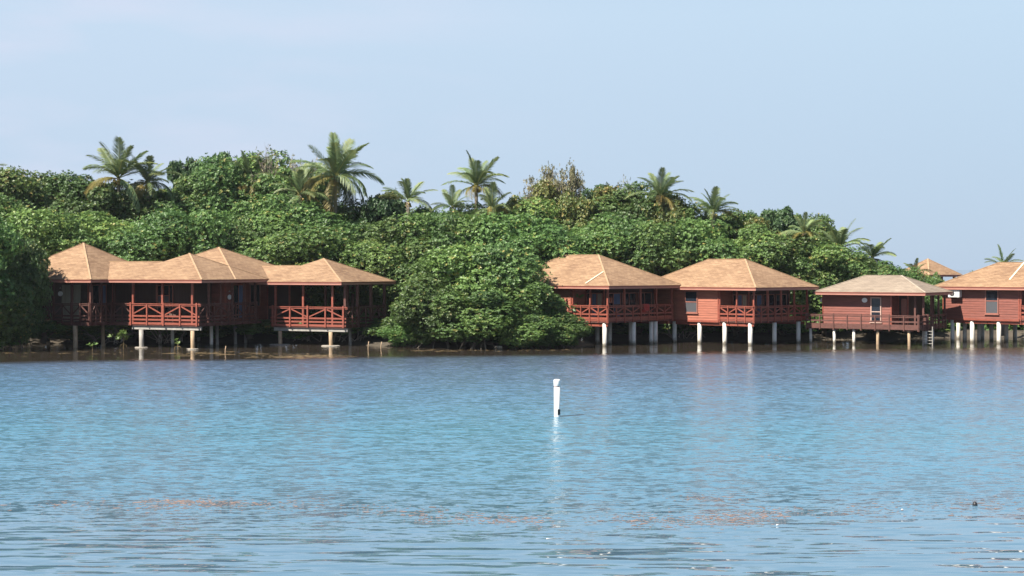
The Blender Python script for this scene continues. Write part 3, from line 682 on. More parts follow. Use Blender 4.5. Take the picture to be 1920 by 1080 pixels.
# ---------------------------------------------------------------- vegetation
def mesh_np(name, verts, quads, tint, mats, matidx=None, tris=None):
    me = bpy.data.meshes.new(name)
    nv = len(verts); nq = len(quads)
    me.vertices.add(nv); me.vertices.foreach_set('co', verts.astype(np.float32).ravel())
    me.loops.add(nq * 4); me.loops.foreach_set('vertex_index', quads.astype(np.int32).ravel())
    me.polygons.add(nq); me.polygons.foreach_set('loop_start', np.arange(0, nq * 4, 4, dtype=np.int32)); me.polygons.foreach_set('loop_total', np.full(nq, 4, dtype=np.int32))
    for m in mats: me.materials.append(m)
    me.update(calc_edges=True)
    at = me.attributes.new('tint', 'FLOAT', 'POINT'); at.data.foreach_set('value', tint.astype(np.float32))
    return me
def unit(v): return v / np.maximum(np.linalg.norm(v, axis=-1, keepdims=True), 1e-6)
def rosettes(rng, C, Nn, k, ln, wd, tint, tilt=.55):
    """k leaves around each point C with axis Nn; each leaf a folded diamond"""
    n = len(C); a = unit(np.cross(Nn, rng.normal(size=(n, 3)))); bb = np.cross(Nn, a)
    V = []; T = []
    for i in range(k):
        ph = 2 * np.pi * (i + rng.uniform(-.25, .25, n)) / k
        d = a * np.cos(ph)[:, None] + bb * np.sin(ph)[:, None]
        tl = rng.uniform(tilt - .35, tilt + .35, n)[:, None]
        d = unit(d + Nn * tl); side = unit(np.cross(d, Nn)); up = np.cross(side, d)
        L_ = (ln * rng.uniform(.7, 1.25, n))[:, None]; W_ = (wd * rng.uniform(.7, 1.25, n))[:, None]
        p0 = C; p2 = C + d * L_; m = C + d * L_ * .55
        p1 = m + side * W_ / 2 + up * W_ * .12; p3 = m - side * W_ / 2 + up * W_ * .12
        V.append(np.stack([p0, p1, p2, p3], 1)); T.append(np.repeat(np.clip(tint + rng.normal(0, .07, n), 0, 1)[:, None], 4, 1))
    V = np.concatenate(V).reshape(-1, 3); T = np.concatenate(T).ravel()
    return V, T
def crown_mesh(name, seed, rx, rz, zc, lumps, lr, nros, k=5, ln=.22, wd=.11, mat='mangrove', flat=0, low=-.9, up=.35, shell=.32, ylw=.04):
    rng = np.random.default_rng(seed)
    d = unit(rng.normal(size=(lumps * 3, 3))); d = d[d[:, 2] > low][:lumps]
    rad = rng.uniform(.45, .88, (len(d), 1))
    LC = d * rad * np.array([rx, rx, rz]); LC[:, 2] += zc
    LR_ = rng.uniform(*lr, len(d)) ; 
    idx = rng.integers(0, len(d), nros); dd = unit(rng.normal(size=(nros, 3)) + np.array([0, 0, .25]))
    r = (1 - shell * rng.random(nros) ** 1.6)
    sq = np.array([1, 1, .82])
    # twiggy noise on each lump so edges are uneven
    wob = 1 + .16 * np.sin(dd[:, 0] * 7 + idx) * np.sin(dd[:, 1] * 6 + idx * 2.3) + .1 * np.sin(dd[:, 2] * 11 + idx * 1.7)
    stray = np.where(rng.random(nros) < .06, 1.12, 1.0)
    C = LC[idx] + dd * (LR_[idx] * r * wob * stray)[:, None] * sq
    C = C[C[:, 2] > .15]; n = len(C); idx = idx[:n]; dd = dd[:n]
    out = unit(dd + .3 * rng.normal(size=(n, 3)) + np.array([0, 0, up]))
    lt = rng.uniform(.2, .62, len(d))
    tint = np.clip(lt[idx] + rng.normal(0, .12, n), 0, .9); yl = rng.random(n) < ylw; tint[yl] = rng.uniform(.9, 1, yl.sum())
    V, T = rosettes(rng, C, out, k, ln, wd, tint)
    Q = np.arange(len(V)).reshape(-1, 4)
    return mesh_np(name, V, Q, T, [M[mat]]), LC
def trunk_mesh(name, seed, h, r, LC, mat='trunk', roots=0, rootr=1.2, nl=12):
    rg = random.Random(seed); b = MB()
    tip = Vector((rg.uniform(-.3, .3), rg.uniform(-.3, .3), h)); mid = Vector((rg.uniform(-.3, .3), rg.uniform(-.3, .3), h * .5))
    b.path([(0, 0, .0 if not roots else .7), mid, tip], [r, r * .8, r * .5], 8)
    pts = [LC[i] for i in rg.sample(range(len(LC)), min(nl, len(LC)))]
    for p in pts:
        p = Vector(p); s = mid.lerp(tip, rg.uniform(-.4, .9)); m = s.lerp(p, .5) + Vector((rg.uniform(-.3, .3), rg.uniform(-.3, .3), rg.uniform(0, .5)))
        b.path([s, m, p], [r * .42, r * .28, r * .1], 5)
    for i in range(roots):
        a = rg.uniform(0, 6.283); d = rg.uniform(.5, 1) * rootr; z0 = rg.uniform(.5, 1.7)
        s = Vector((math.cos(a) * .1, math.sin(a) * .1, z0)); e = Vector((math.cos(a) * d, math.sin(a) * d, -.25))
        m = Vector((math.cos(a) * d * .65, math.sin(a) * d * .65, z0 * .75)); b.path([s, m, e], [.05, .045, .035], 5)
    o = b.build(name, M[mat], None, True); me = o.data; bpy.data.objects.remove(o); return me
KINDS = {}
def kind(name, seeds, H, **kw):
    """variants: crown meshes for a tree of height H and crown half-width rx, with a trunk mesh each"""
    roots = kw.pop('roots', 0); tr = kw.pop('tr', .18); trm = kw.pop('trm', 'trunk'); rootr = kw.pop('rootr', 1.2); nl = kw.pop('nl', 12)
    KINDS[name] = []
    for s in seeds:
        me, LC = crown_mesh('crown', s, **kw); tm = trunk_mesh('trunk', s, kw['zc'], tr, LC, trm, roots, rootr, nl)
        co = np.empty(len(me.vertices) * 3, np.float32); me.vertices.foreach_get('co', co); co = co.reshape(-1, 3)
        KINDS[name].append((me, tm, float(np.percentile(co[:, 2], 99.7)), float(np.percentile(np.abs(co[:, :2]), 98.5))))
kind('bush', (1, 2, 3), 6.0, rx=3.0, rz=2.9, zc=2.9, lumps=34, lr=(.75, 1.25), nros=12500, roots=16, rootr=2.0, tr=.12, low=-.95, ln=.155, wd=.085)
kind('mid', (11, 12, 13, 14), 9.0, rx=3.6, rz=3.9, zc=5.0, lumps=40, lr=(.8, 1.5), nros=14500, low=-.8, ln=.165, wd=.09)
kind('tall', (21, 22, 23), 12.0, rx=3.9, rz=3.6, zc=8.2, lumps=36, lr=(.8, 1.5), nros=12500, low=-.7, ln=.18, wd=.10, ylw=.06)
kind('seagrape', (31, 32), 9.0, rx=3.2, rz=2.8, zc=6.0, lumps=34, lr=(.55, 1.1), nros=10500, low=-.6, k=4, ln=.165, wd=.115, mat='seagrape', shell=.6, ylw=.1)
kind('almond', (41, 42), 9.0, rx=2.5, rz=2.3, zc=6.5, lumps=26, lr=(.45, .95), nros=6500, low=-.6, k=5, ln=.20, wd=.11, mat='almond', shell=.5)
kind('shrub', (51, 52), 2.6, rx=1.5, rz=1.2, zc=1.3, lumps=14, lr=(.4, .7), nros=1500, low=-.7, ln=.2, wd=.1)

def sparse_mesh(seed, H, spread, leaves, gen=5, nb=3):
    """twiggy crown: branches (one mesh) and thin leaves (another)"""
    rg = random.Random(seed); b = MB(); tips = []
    def grow(p, d, L_, r, g):
        q = p + d * L_; m = p + d * L_ * .5 + Vector((rg.uniform(-1, 1), rg.uniform(-1, 1), rg.uniform(-.5, 1))) * L_ * .08
        b.path([p, m, q], [r, r * .85, r * .65], 4 if g < 3 else 5, False)
        if g == 0: tips.append((q, d)); return
        if g <= 2: tips.append((q, d))
        for _ in range(nb if g > 1 else nb + 1):
            a = Vector((rg.gauss(0, 1), rg.gauss(0, 1), rg.gauss(0, .7))).normalized()
            dn = (d * 1.0 + a * spread + Vector((0, 0, .03))).normalized()
            grow(q, dn, L_ * rg.uniform(.62, .86), r * .62, g - 1)
    for i in range(3):
        a = i * 2.1 + rg.uniform(-.4, .4); grow(Vector((0, 0, H * .42)), Vector((math.cos(a) * .55, math.sin(a) * .55, 1)).normalized(), H * .19, .1, gen)
    b.path([(0, 0, 0), (.1, 0, H * .25), (0, 0, H * .43)], [.17, .14, .12], 7)
    o = b.build('branches', M['twig'], None); tm = o.data; bpy.data.objects.remove(o)
    rng = np.random.default_rng(seed); rg.random(); T_ = [tips[i] for i in rng.integers(0, len(tips), leaves)]
    C = np.array([list(t[0]) for t in T_]) + rng.normal(0, .12, (leaves, 3)); D_ = unit(np.array([list(t[1]) for t in T_]) + rng.normal(0, .4, (leaves, 3)))
    V, T = rosettes(rng, C, D_, 4, .15, .08, rng.random(leaves)); me = mesh_np('foliage', V, np.arange(len(V)).reshape(-1, 4), T, [M['dryleaf']])
    return me, tm
SPARSE = [sparse_mesh(5, 8, .85, 4600, 5), sparse_mesh(6, 8, .8, 420, 5, 3)]

TREES = []
def tree(kd, px, ytop, Y, hw, row, seed=None, look=None, label=None, name='mangrove_tree', cat='tree', zlow=None):
    """tree whose crown is centred on column px, tops out at row ytop at distance Y and is 2*hw pixels wide"""
    vs = KINDS[kd]; me, tm, H, rx = vs[(seed if seed is not None else len(TREES)) % len(vs)]
    rg = random.Random(px * 13 + int(Y))
    zt_ = WZ(ytop, Y); base = -.05 if row == 'front' else .25
    sz = (zt_ - base) / H; sx = (hw * Y / F) / rx
    o = empty(name, (WX(px, Y), Y, base), rg.uniform(0, 6.28)); o.scale = (sx, sx, sz)
    c = bpy.data.objects.new('crown', me); COL.objects.link(c); c.parent = o
    t = bpy.data.objects.new('trunk', tm); COL.objects.link(t); t.parent = o
    o['category'] = cat; TREES.append((o, px, row, look, label)); return o

# front bushes at the water's edge
G = 'front'
for a in [('bush', 905, 462, 101.5, 112, 1), ('bush', 830, 520, 99.8, 92, 2), ('bush', 990, 520, 99.6, 74, 0), ('bush', 905, 540, 98.4, 105, 1), ('bush', 925, 482, 102.2, 82, 2),
          ('bush', 1045, 588, 98.9, 54, 2), ('bush', 772, 588, 100.4, 52, 0), ('bush', 985, 590, 97.7, 60, 1), ('bush', 850, 475, 102.6, 92, 0),
          ('bush', 22, 450, 97.8, 66, 1), ('bush', -35, 460, 95.6, 92, 0), ('mid', -75, 395, 94.5, 105, 0), ('bush', 18, 560, 97.2, 56, 2)]:
    tree(a[0], a[1], a[2], a[3], a[4], G, a[5], 'glossy dense' if a[3] > 100 else 'low spreading', name='mangrove_bush', cat='bush')
# middle row right behind the houses
for i, a in enumerate([(60, 395, 108, 120), (-40, 370, 106, 120), (160, 400, 112, 120), (265, 420, 110, 105), (345, 395, 112, 100), (430, 405, 114, 100), (510, 420, 112, 105), (600, 430, 110, 105), (690, 450, 111, 95), (750, 468, 110, 85),
                       (640, 405, 115, 110), (760, 415, 112, 105), (850, 400, 112, 110), (950, 405, 110, 105), (1050, 415, 111, 105), (1140, 405, 113, 105), (1230, 420, 113, 100), (1310, 415, 113, 100),
                       (1390, 425, 114, 95), (1465, 445, 114, 90), (1540, 455, 114, 85), (1610, 478, 115, 75), (1675, 492, 115, 60), (1712, 505, 116, 42)]):
    tree('mid', a[0], a[1], a[2], a[3], 'middle', i, ('deep green', 'bright green', 'rounded green')[i % 3])
# back row, the skyline
for i, a in enumerate([(-30, 330, 118, 120), (30, 322, 119, 110), (115, 330, 120, 105), (200, 345, 119, 105), (300, 352, 121, 100), (355, 332, 122, 85), (430, 298, 123, 95), (500, 290, 124, 88), (572, 318, 122, 80), (520, 370, 117, 100),
                       (670, 380, 121, 90), (800, 392, 120, 80), (900, 385, 119, 90), (990, 375, 121, 90), (1090, 385, 121, 90), (1190, 346, 122, 95), (1280, 385, 121, 85), (1370, 398, 121, 80), (1460, 398, 121, 62), (1520, 405, 120, 58), (1410, 402, 123, 60)]):
    tree('tall', a[0], a[1], a[2], a[3], 'back', i, ('tall full', 'tall bright', 'tall rounded')[i % 3], name='broadleaf_tree')
for i, a in enumerate([(1010, 345, 124, 62), (1075, 365, 120, 60), (1150, 352, 124, 66), (1260, 372, 119, 60), (1420, 412, 118, 62), (970, 372, 120, 50), (740, 362, 121, 48)]):
    tree('seagrape', a[0], a[1], a[2], a[3], 'yellow', i, 'yellowish thin leaved', name='seagrape_tree')
for i, a in enumerate([(415, 290, 126, 50), (350, 300, 127, 38), (1130, 350, 126, 50), (1455, 392, 119, 40), (1500, 405, 120, 36), (720, 372, 118, 48)]):
    tree('almond', a[0], a[1], a[2], a[3], 'dark', i, 'dark open layered', name='almond_tree')
# low growth behind and under the right-hand houses
for i, a in enumerate([(1130, 600, 109, 40), (1200, 590, 109.5, 45), (1290, 595, 110, 45), (1380, 595, 110, 45), (1470, 590, 111, 45), (1545, 585, 111, 45), (1640, 590, 112, 50), (1720, 596, 114, 45), (1775, 606, 116, 30), (1840, 606, 118, 34), (1905, 600, 119, 40), (1745, 515, 130, 26), (1800, 522, 128, 20), (1820, 512, 133, 16),
                       (150, 590, 103, 60), (260, 590, 104, 60), (360, 590, 105, 60), (470, 590, 105, 60), (570, 600, 105, 50), (660, 590, 105, 50), (725, 600, 103, 45), (80, 600, 100, 55), (30, 606, 101.6, 56), (88, 612, 101.9, 54), (140, 616, 102.3, 44), (205, 618, 103.0, 44)]):
    tree('shrub', a[0], a[1], a[2], a[3], 'under', i, 'low', name='shrub', cat='shrub')
rngu = np.random.default_rng(77); nU = 26000
Xu = rngu.uniform(-48, 62, nU); Yu = np.array([shore(x) for x in Xu]) + rngu.uniform(2.6, 7, nU) + 5 * (np.abs(Xu + 7) < 9); Zu = rngu.random(nU) ** .8 * (2.9 + .7 * np.sin(Xu * 1.3) + .5 * np.sin(Xu * 3.1)) + .2
Vu, Tu = rosettes(rngu, np.stack([Xu, Yu, Zu], 1), unit(rngu.normal(size=(nU, 3)) + np.array([-.2, -.6, .6])), 4, .34, .2, rngu.uniform(.1, .6, nU))
ug = bpy.data.objects.new('undergrowth', mesh_np('undergrowth', Vu, np.arange(len(Vu)).reshape(-1, 4), Tu, [M['mangrove']])); COL.objects.link(ug)
tag(ug, "dense dark undergrowth along the shore behind the stilt houses", 'undergrowth', kind='stuff')
landm = [(0, 'at the left edge'), (90, 'left of the leftmost pyramid roof'), (160, 'behind the leftmost pyramid roof'), (290, 'behind the low linking roof'), (400, 'behind the twin roof peaks'), (520, 'behind the second linking roof'),
         (610, 'behind the fourth roof peak'), (720, 'just right of the left bungalow group'), (850, 'left of centre above the big bush'), (960, 'in the centre'), (1090, 'behind the half hidden bungalow roof'),
         (1220, 'behind the gap of the two tan roofs'), (1360, 'behind the second tan roof'), (1500, 'left of the beige roof'), (1650, 'behind the beige roof'), (1750, 'beside the gazebo'), (1870, 'at the far right bungalow')]
words = ['first', 'second', 'third', 'fourth', 'fifth', 'sixth', 'seventh', 'eighth', 'ninth', 'tenth', '11th', '12th', '13th', '14th', '15th', '16th', '17th', '18th', '19th', '20th', '21st', '22nd', '23rd', '24th', '25th', '26th', '27th', '28th', '29th', '30th']
rowtxt = {'front': 'waterside mangroves', 'middle': 'mid-height mangroves', 'back': 'skyline trees', 'yellow': 'yellowish trees', 'dark': 'dark almond trees', 'under': 'low shrubs'}
grp = {'front': 'mangrove bushes at the waterline', 'middle': 'mangrove trees behind the roofs', 'back': 'skyline broadleaf trees', 'yellow': 'yellowish seagrape trees', 'dark': 'almond trees', 'under': 'shrubs behind the stilts'}
for rw in rowtxt:
    L_ = sorted([t for t in TREES if t[2] == rw], key=lambda t: t[1])
    for i, (o, px, row, look, lab) in enumerate(L_):
        lm = min(landm, key=lambda q: abs(q[0] - px))[1]
        o['label'] = lab or f"{words[i]} from left of the {rowtxt[rw]}, {lm}"; o['group'] = grp[rw]
# two twiggy trees
for i, (px, yt, Y, hw, lab) in enumerate(((1045, 308, 125, 72, "greyish twiggy tree with thin leaves rising right of the centre palm"), (545, 266, 122, 100, "nearly bare twiggy tree between the two tall left palms"), (1175, 325, 126, 55, "bare branched tree beside the palm right of the twiggy tree"))):
    me, tm = SPARSE[0 if i == 0 else 1]
    o = empty('twiggy_tree', (WX(px, Y), Y, .3), i * 1.3, lab, 'tree', 'twiggy trees on the skyline')
    zs = (WZ(yt, Y) - .3) / max(v.co.z for v in tm.vertices); xs = (hw * Y / F) / max(abs(v.co.x) for v in tm.vertices); o.scale = (xs, xs, zs)
    for nm, m_ in (('foliage', me), ('branches', tm)):
        c = bpy.data.objects.new(nm, m_); COL.objects.link(c); c.parent = o

# ---- palms
def frond_mesh(seed, Ln=3.6, droop=1.0, mat='palm', n=46, stiff=.5):
    """frond along +X rising then arching down; rachis + leaflets in one mesh"""
    rng = np.random.default_rng(seed); V = []; Q = []; T = []
    def P(t): return np.array([Ln * (t - .18 * droop * t ** 2.6), 0, Ln * (.14 * t - .42 * droop * t ** 2.3)])
    ts = np.linspace(0, 1, 14)
    for a, c in zip(ts, ts[1:]):
        pa, pc = P(a), P(c); ra, rc = .045 * (1 - a) + .008, .045 * (1 - c) + .008
        o = len(V); V += [pa + [0, -ra, 0], pa + [0, ra, 0], pc + [0, rc, 0], pc + [0, -rc, 0]]; Q.append([o, o + 1, o + 2, o + 3]); T += [1.0] * 4
        o = len(V); V += [pa + [0, 0, -ra], pa + [0, 0, ra * .4], pc + [0, 0, rc * .4], pc + [0, 0, -rc]]; Q.append([o, o + 1, o + 2, o + 3]); T += [1.0] * 4
    for i in range(n):
        t = .10 + .9 * i / (n - 1); p = P(t); tg = P(min(1, t + .02)) - P(t - .02); tg /= np.linalg.norm(tg)
        L0 = .82 * math.sin(math.pi * (.14 + .80 * t)) ** .7 * Ln / 3.6 * rng.uniform(.85, 1.1)
        for sgn in (-1, 1):
            d = tg * .75 + np.array([0, sgn * .85, 0]) + np.array([0, 0, .18 - .1 * droop]) + rng.normal(0, .07, 3); d /= np.linalg.norm(d)
            m = p + d * L0 * .5; e = p + d * L0 + np.array([0, 0, -(1 - stiff) * L0 * rng.uniform(.35, .8)])
            wv = np.cross(d, [0, 0, 1.0]); wv = wv / (np.linalg.norm(wv) + 1e-6) * .030 + np.array([0, 0, .010])
            o = len(V); tt = np.clip(.35 + .3 * t + rng.normal(0, .12), 0, 1)
            V += [p - wv * .6, p + wv * .6, m + wv, m - wv]; Q.append([o, o + 1, o + 2, o + 3]); T += [tt] * 4
            o = len(V); V += [m - wv, m + wv, e + wv * .15, e - wv * .15]; Q.append([o, o + 1, o + 2, o + 3]); T += [tt] * 4
    return mesh_np('frond', np.array(V), np.array(Q), np.array(T), [M[mat]])
FR_UP = [frond_mesh(1, 3.4, .35, stiff=.75), frond_mesh(2, 3.2, .55, stiff=.7)]
FR_MID = [frond_mesh(3, 3.8, .85), frond_mesh(4, 3.6, 1.05), frond_mesh(5, 3.7, .7)]
FR_LOW = [frond_mesh(6, 3.4, 1.35, stiff=.2), frond_mesh(7, 3.3, 1.1, 'palmyellow', stiff=.2)]
def palm(px, yc, Y, size, label, seed, nf=20, wind=.0, old=.3, lean=0, upper=False):
    nf = int(nf * 1.15); size *= 1.03; yc += 14
    """palm whose frond centre is at column px, row yc; size = frond reach in pixels"""
    rg = random.Random(seed); z = WZ(yc, Y); x = WX(px, Y); s = size * Y / F / 3.3
    o = empty('palm_tree', (x, Y, 0.2), 0, label, 'palm tree', 'coconut palms above the trees')
    b = MB(); pts = []; rad = []
    for i in range(9):
        t = i / 8; pts.append((lean * (t - 1) * (1.2 - t * .4), .3 * math.sin(t * 2), (z - .2) * t)); rad.append(.20 * (1 - .4 * t) + (.1 if i == 0 else 0))
    pts[-1] = (0, 0, z - .2); b.path(pts, rad, 8); b.build('trunk', M['palmtrunk'], o, True)
    top = Vector((0, 0, z - .2))
    for i in range(nf):
        t = (i + .5) / nf; az = i * 2.399963 + rg.uniform(-.25, .25)
        if t < .27: me = rg.choice(FR_UP); el = R(rg.uniform(38, 76))
        elif t < 1 - old: me = rg.choice(FR_MID); el = R(rg.uniform(8, 50))
        else: me = rg.choice(FR_LOW); el = R(rg.uniform(-35, 10))
        if upper and el < R(5): el = R(rg.uniform(5, 25))
        f_ = bpy.data.objects.new('frond', me); COL.objects.link(f_); f_.parent = o; f_.location = top
        q = Matrix.Rotation(az, 4, 'Z') @ Matrix.Rotation(-el, 4, 'Y') @ Matrix.Rotation(rg.uniform(-.4, .4), 4, 'X')
        if wind: q = Matrix.Rotation(wind, 4, 'Y') @ q
        f_.rotation_euler = q.to_euler(); k = s * rg.uniform(.85, 1.1); f_.scale = (k, k, k)
    b = MB()
    for i in range(9):
        a = rg.uniform(0, 6.28); c = top + Vector((math.cos(a) * .3 * s, math.sin(a) * .3 * s, rg.uniform(-.55, -.15) * s)); r = .13 * s
        b.path([c + Vector((0, 0, -r)), c + Vector((0, 0, -r * .6)), c, c + Vector((0, 0, r * .6)), c + Vector((0, 0, r))], [r * .15, r * .8, r, r * .75, r * .1], 7)
    b.build('coconuts', M['coconut'], o, True)
    return o
palm(222, 320, 118, 78, "tall palm with upright fronds above the leftmost pyramid roof", 1, 19, .10, .2)
palm(276, 328, 119, 60, "palm leaning against the tall left palm on its right side", 2, 17, .12, .35)
palm(628, 318, 118, 88, "largest palm with full drooping crown left of centre", 3, 24, .12, .4)
palm(563, 352, 117, 62, "palm low on the left of the largest palm", 4, 16, 0, .3)
palm(468, 318, 122, 58, "yellowing palm half buried in leaves above the twin roof peaks", 5, 17, 0, .5)
palm(765, 364, 117, 54, "palm sprouting from a dark bush right of the largest palm", 6, 13, .05, .1, upper=True)
palm(893, 335, 118, 64, "palm with upswept fronds and a pale hanging frond in the centre", 7, 18, 0, .25)
palm(848, 376, 116, 46, "short palm low on the left of the centre palm", 8, 12, 0, .1, upper=True)
palm(922, 378, 116.5, 50, "short yellowish palm low on the right of the centre palm", 9, 15, 0, .5)
palm(1238, 354, 119, 58, "palm behind bare branches above the gap of two tan roofs", 10, 18, .05, .3)
palm(1338, 384, 118, 54, "low palm with yellow midribs right of the bare branches", 11, 15, 0, .2, upper=True)
palm(1507, 424, 113, 44, "light green palm sunk in the trees left of the beige roof", 12, 13, 0, .3, upper=True)
palm(1574, 452, 117, 58, "blue green palm at the right end of the tree line", 13, 17, 0, .25)
palm(1636, 470, 117, 48, "yellow green palm behind the beige roofed bungalow", 14, 15, 0, .3)
palm(1880, 486, 112, 40, "small palm peeking over the rightmost roof", 15, 11, .1, .1, upper=True)
palm(1716, 498, 124, 34, "small palm touching the orange gazebo roof", 16, 12, 0, .3)
palm(-40, 318, 116, 62, "palm at the left edge, only frond tips in view", 17, 15, .1, .2)

# ---- mangrove seedlings in the shallows
def seedling(px, py, h, label, n, seed):
    Y = YB(py); rg = random.Random(seed); o = empty('mangrove_seedling', (WX(px, Y), Y, 0), 0, label, 'seedling', 'mangrove seedlings in the shallows')
    b = MB(); b.path([(0, 0, -.2), (.02, 0, h * .5), (0, 0, h * .85)], [.025, .02, .012], 6)
    for i in range(5 if h > .5 else 0):
        a = i * 1.256; b.path([(0, 0, h * .38), (math.cos(a) * .18, math.sin(a) * .18, h * .3), (math.cos(a) * .27, math.sin(a) * .27, -.1)], [.02, .018, .015], 5)
    b.build('stem', M['weedyellow'], o, True)
    rng = np.random.default_rng(seed); C = np.array([[rng.normal(0, .2 * h), rng.normal(0, .2 * h), h * rng.uniform(.45, 1)] for _ in range(n)]); D_ = unit(C - np.array([0, 0, h * .4]) + np.array([0, 0, .2]))
    V, T = rosettes(rng, C, D_, 5, .24, .11, rng.uniform(.5, .85, n)); c = bpy.data.objects.new('leaves', mesh_np('leaves', V, np.arange(len(V)).reshape(-1, 4), T, [M['mangrove']])); COL.objects.link(c); c.parent = o
seedling(231, 657, 1.15, "bright leafy seedling on orange prop roots before the left porch", 24, 1)
seedling(33, 658, .45, "tiny seedling standing alone in the shallows at far left", 2, 2)
seedling(173, 660, .5, "small seedling with a flat leaf tuft left of the bright leafy one", 3, 3)
seedling(333, 656, .62, "thin leaning seedling between the two front legs of the middle deck", 3, 4)

# ---- small stakes in the shallows
for i, (px, py, h) in enumerate(((422, 662, .42), (690, 655, .5), (714, 654, .45), (1712, 649, .2))[:3]):
    Y = YB(py); b = MB(); b.path([(0, 0, -.4), (.02, 0, h * .5), (.05, 0, h)], [.035, .03, .022], 7); o = b.build('stake', M['log'], None, True); o.location = (WX(px, Y), Y, 0)
    tag(o, ("thin bare stake in the water before the second pyramid roof", "thin stake in the shade right of the corner porch", "short stake beside the mangrove roots, right of the corner porch")[i], 'stake')
b = MB(); b.box(-.23, .23, -.2, .2, -.1, .16); b.box(-.2, .2, -.17, .17, .161, .19); o = b.build('concrete_block', M['concrete']); o.location = (WX(934, 98.0), 97.2, 0); o.rotation_euler = (0, 0, .2)
tag(o, "pale concrete block at the waterline under the big mangrove bush", 'block')
# bare driftwood branches and roots tangled under the left group
for i, (px, Y, s, lab) in enumerate(((655, 103.5, 1.3, "pale bare branches in the shade under the corner porch"), (572, 104.5, 1.2, "pale tangled roots behind the front legs of the corner porch"), (200, 101.5, 1.3, "pale bare branches in the dark under the leftmost deck"), (310, 101.5, 1.1, "pale twigs behind the front legs of the middle deck"), (1290, 108.5, 1.3, "pale bare branches under the bungalow with one sash window"))):
    rg = random.Random(60 + i); b = MB()
    for k in range(16):
        x0 = rg.uniform(-1, 1) * s; p = [Vector((x0, rg.uniform(-.3, .3), rg.uniform(0, .2)))]
        d = Vector((rg.uniform(-1, 1), rg.uniform(-.3, .3), rg.uniform(.5, 1.2))).normalized()
        for _ in range(4): p.append(p[-1] + d * rg.uniform(.2, .38)); d = (d + Vector((rg.uniform(-.7, .7), rg.uniform(-.3, .3), rg.uniform(-.5, .3)))).normalized()
        b.path(p, [.035, .03, .025, .02, .012], 5)
    o = b.build('bare_branches', M['twig']); o.location = (WX(px, Y), Y, 0.1); tag(o, lab, 'branches', 'bare branches under the decks')

# ---- egret
Ye = YB(646.5); eg = empty('egret', (WX(1088.5, Ye), Ye, 0), R(-20), "small white egret standing in the water beside the mangrove bush", 'bird')
b = MB(); b.path([(-.24, 0, .17), (-.16, 0, .2), (-.06, 0, .235), (.03, 0, .26), (.09, 0, .29), (.115, 0, .33), (.10, 0, .38), (.085, 0, .43), (.10, 0, .475), (.135, 0, .49), (.165, 0, .487)],
                 [.008, .035, .065, .072, .05, .03, .022, .019, .024, .026, .012], 12); b.build('body', M['feather'], eg, True)
b = MB(); b.path([(.16, 0, .488), (.26, 0, .475)], [.012, .003], 6); b.build('bill', M['bill'], eg)
for s in (-1, 1):
    b = MB(); b.path([(-.02, s * .03, .2), (-.03, s * .03, .1), (-.01, s * .03, -.12)], [.012, .008, .007], 6); b.build('leg', M['bill'], eg)

# ---- marker post
Ym = YB(781); mk = empty('marker_post', (WX(1044.5, Ym), Ym, 0), 0, "white capped marker post standing in open water with a black band", 'post')
s = Ym / F
b = MB(); b.path([(-.0, 0, -1.5), (0, 0, .0), (0, 0, 60 * s)], [.105, .105, .105], 20); b.build('pole', M['white'], mk, True)
b = MB(); b.path([(0, 0, 57 * s), (0, 0, 57.6 * s), (0, 0, 67 * s), (0, 0, 69 * s), (0, 0, 70 * s)], [.110, .118, .118, .112, .07], 20); b.build('cap', M['white'], mk, True)
b = MB(); b.path([(0, 0, 56.3 * s), (0, 0, 57.0 * s)], [.112, .112], 20); b.build('collar', M['fascia_trim'], mk, True)
b = MB(); vs = []; fs = []
for j in range(9):
    a = R(-70 + j * 20) - .2
    for z_ in (3.5 * s, 14 * s): vs.append((.111 * math.cos(a), .111 * math.sin(a), z_))
for j in range(8): fs.append((2 * j, 2 * j + 2, 2 * j + 3, 2 * j + 1))
b.add(vs, fs); b.build('black_patch', M['black'], mk)
# ---- little floats
Yf = YB(948); b = MB(); b.path([(0, 0, -.05), (0, 0, -.03), (0, 0, .03), (0, 0, .07), (0, 0, .085)], [.02, .045, .055, .035, .008], 14); o = b.build('float', M['black'], None, True); o.location = (WX(1828, Yf), Yf, 0)
tag(o, "small round black float on the water at lower right", 'float')
for i, (px, py, lab) in enumerate(((1692, 956, "tiny white bit of flotsam left of the black float"), (1458, 985, "tiny white bit of flotsam below the brown weed, right of centre"), (1027, 1011, "tiny white bit of flotsam on a dark ripple below the marker post"))):
    Yf = YB(py); b = MB(); rg = random.Random(i); b.path([(-.03, 0, 0), (-.015, .005, .005), (.01, 0, .006), (.025, 0, 0)], [.003, .010, .009, .003], 7); o = b.build('flotsam', M['white'], None, True); o.location = (WX(px, Yf), Yf, .005); tag(o, lab, 'flotsam')

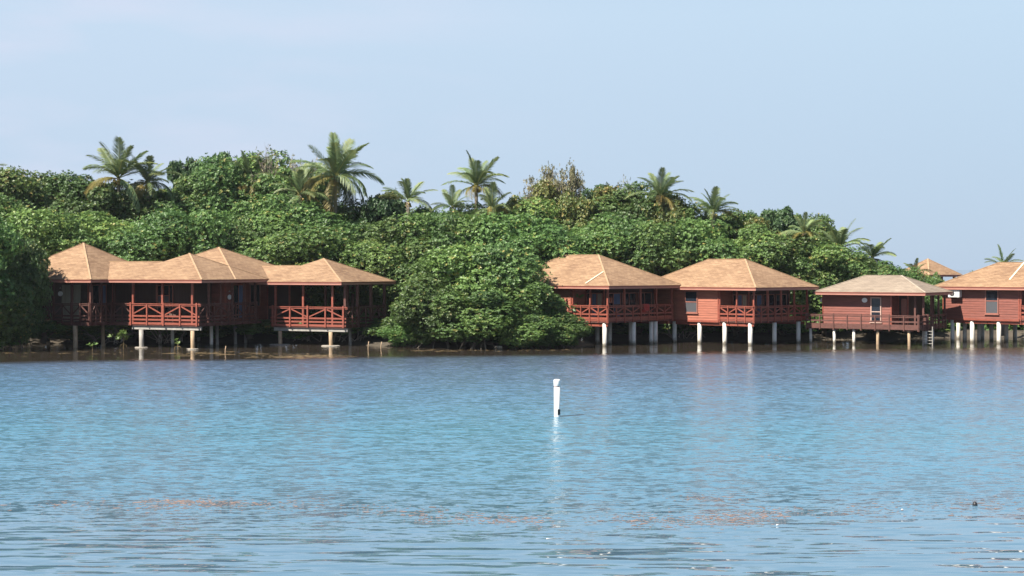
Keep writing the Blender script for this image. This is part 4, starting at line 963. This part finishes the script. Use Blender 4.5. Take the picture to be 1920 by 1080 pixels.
# ---- floating seaweed: one uncountable scatter in drifting bands
def weed_field(name, mat, bands, seed, smin, smax):
    rng = random.Random(seed); b = MB()
    for (pts, n, spread) in bands:
        for _ in range(n):
            t = rng.random() * (len(pts) - 1); i = int(t); f_ = t - i; px = pts[i][0] * (1 - f_) + pts[i + 1][0] * f_; py = pts[i][1] * (1 - f_) + pts[i + 1][1] * f_
            dens = .5 + .5 * math.sin(px * .021 + seed) * math.sin(px * .0083 + 2)
            if rng.random() > dens * 1.3 - .1: continue
            py += rng.gauss(0, spread); Y = YB(max(py, 640)); x = WX(px, Y) + rng.gauss(0, .3)
            w_ = rng.uniform(smin, smax) * (2.2 if rng.random() < .1 else 1); h_ = w_ * rng.uniform(.35, .8) * (1 if seed == 4 else .7); w_ *= (1 if seed == 4 else 1.6); m = 6; a0 = rng.random() * 6; vs = []
            for j in range(m):
                a = a0 + j * 6.283 / m; q = rng.uniform(.6, 1.1); vs.append((x + w_ * q * math.cos(a), Y + h_ * q * math.sin(a), .004))
            vs.append((x, Y, rng.uniform(.005, .012))); b.add(vs, [(j, (j + 1) % m, m) for j in range(m)])
    o = b.build(name, M[mat]); tag(o, kind='stuff'); return o
o = weed_field('floating_seaweed', 'weed', [([(280, 950), (420, 942), (500, 946), (660, 948), (700, 958), (900, 968), (1000, 975), (1150, 972), (1300, 975), (1400, 968), (1480, 958), (1600, 962), (1700, 952), (1920, 945)], 1500, 7),
        ([(1130, 968), (1290, 978), (1400, 972), (1500, 955)], 500, 7), ([(-20, 955), (160, 945), (300, 950)], 350, 5), ([(780, 972), (1100, 978)], 350, 5), ([(300, 940), (490, 944)], 450, 3), ([(590, 938), (670, 950)], 260, 4), ([(1440, 856), (1500, 862)], 90, 3), ([(1500, 985), (1560, 990)], 60, 3), ([(1280, 932), (1340, 936)], 110, 3)], 4, .018, .05)
tag(o, "band of pinkish brown seaweed drifting across the foreground", 'seaweed')
o = weed_field('shallow_seaweed', 'weedyellow', [([(0, 662), (150, 660), (330, 664), (430, 662), (560, 667), (660, 668)], 260, 2.6), ([(470, 668), (660, 670)], 150, 2.4), ([(680, 658), (1080, 656)], 110, 1.0)], 9, .05, .2)
tag(o, "pale yellow weed patches floating along the left shore", 'seaweed')

# ---- thin sea haze
b = MB(); b.box(-75, 95, -4, 160, -2.6, 19); hz_ = b.build('haze', bpy.data.materials.new('haze_air')); tag(hz_, kind='stuff')
m = hz_.data.materials[0]; m.use_nodes = True; t = m.node_tree; t.nodes.clear(); vol = t.nodes.new('ShaderNodeVolumePrincipled'); o = t.nodes.new('ShaderNodeOutputMaterial')
vol.inputs['Color'].default_value = (.86, .92, 1, 1); vol.inputs['Density'].default_value = .00012; vol.inputs['Anisotropy'].default_value = .2; t.links.new(vol.outputs[0], o.inputs['Volume'])
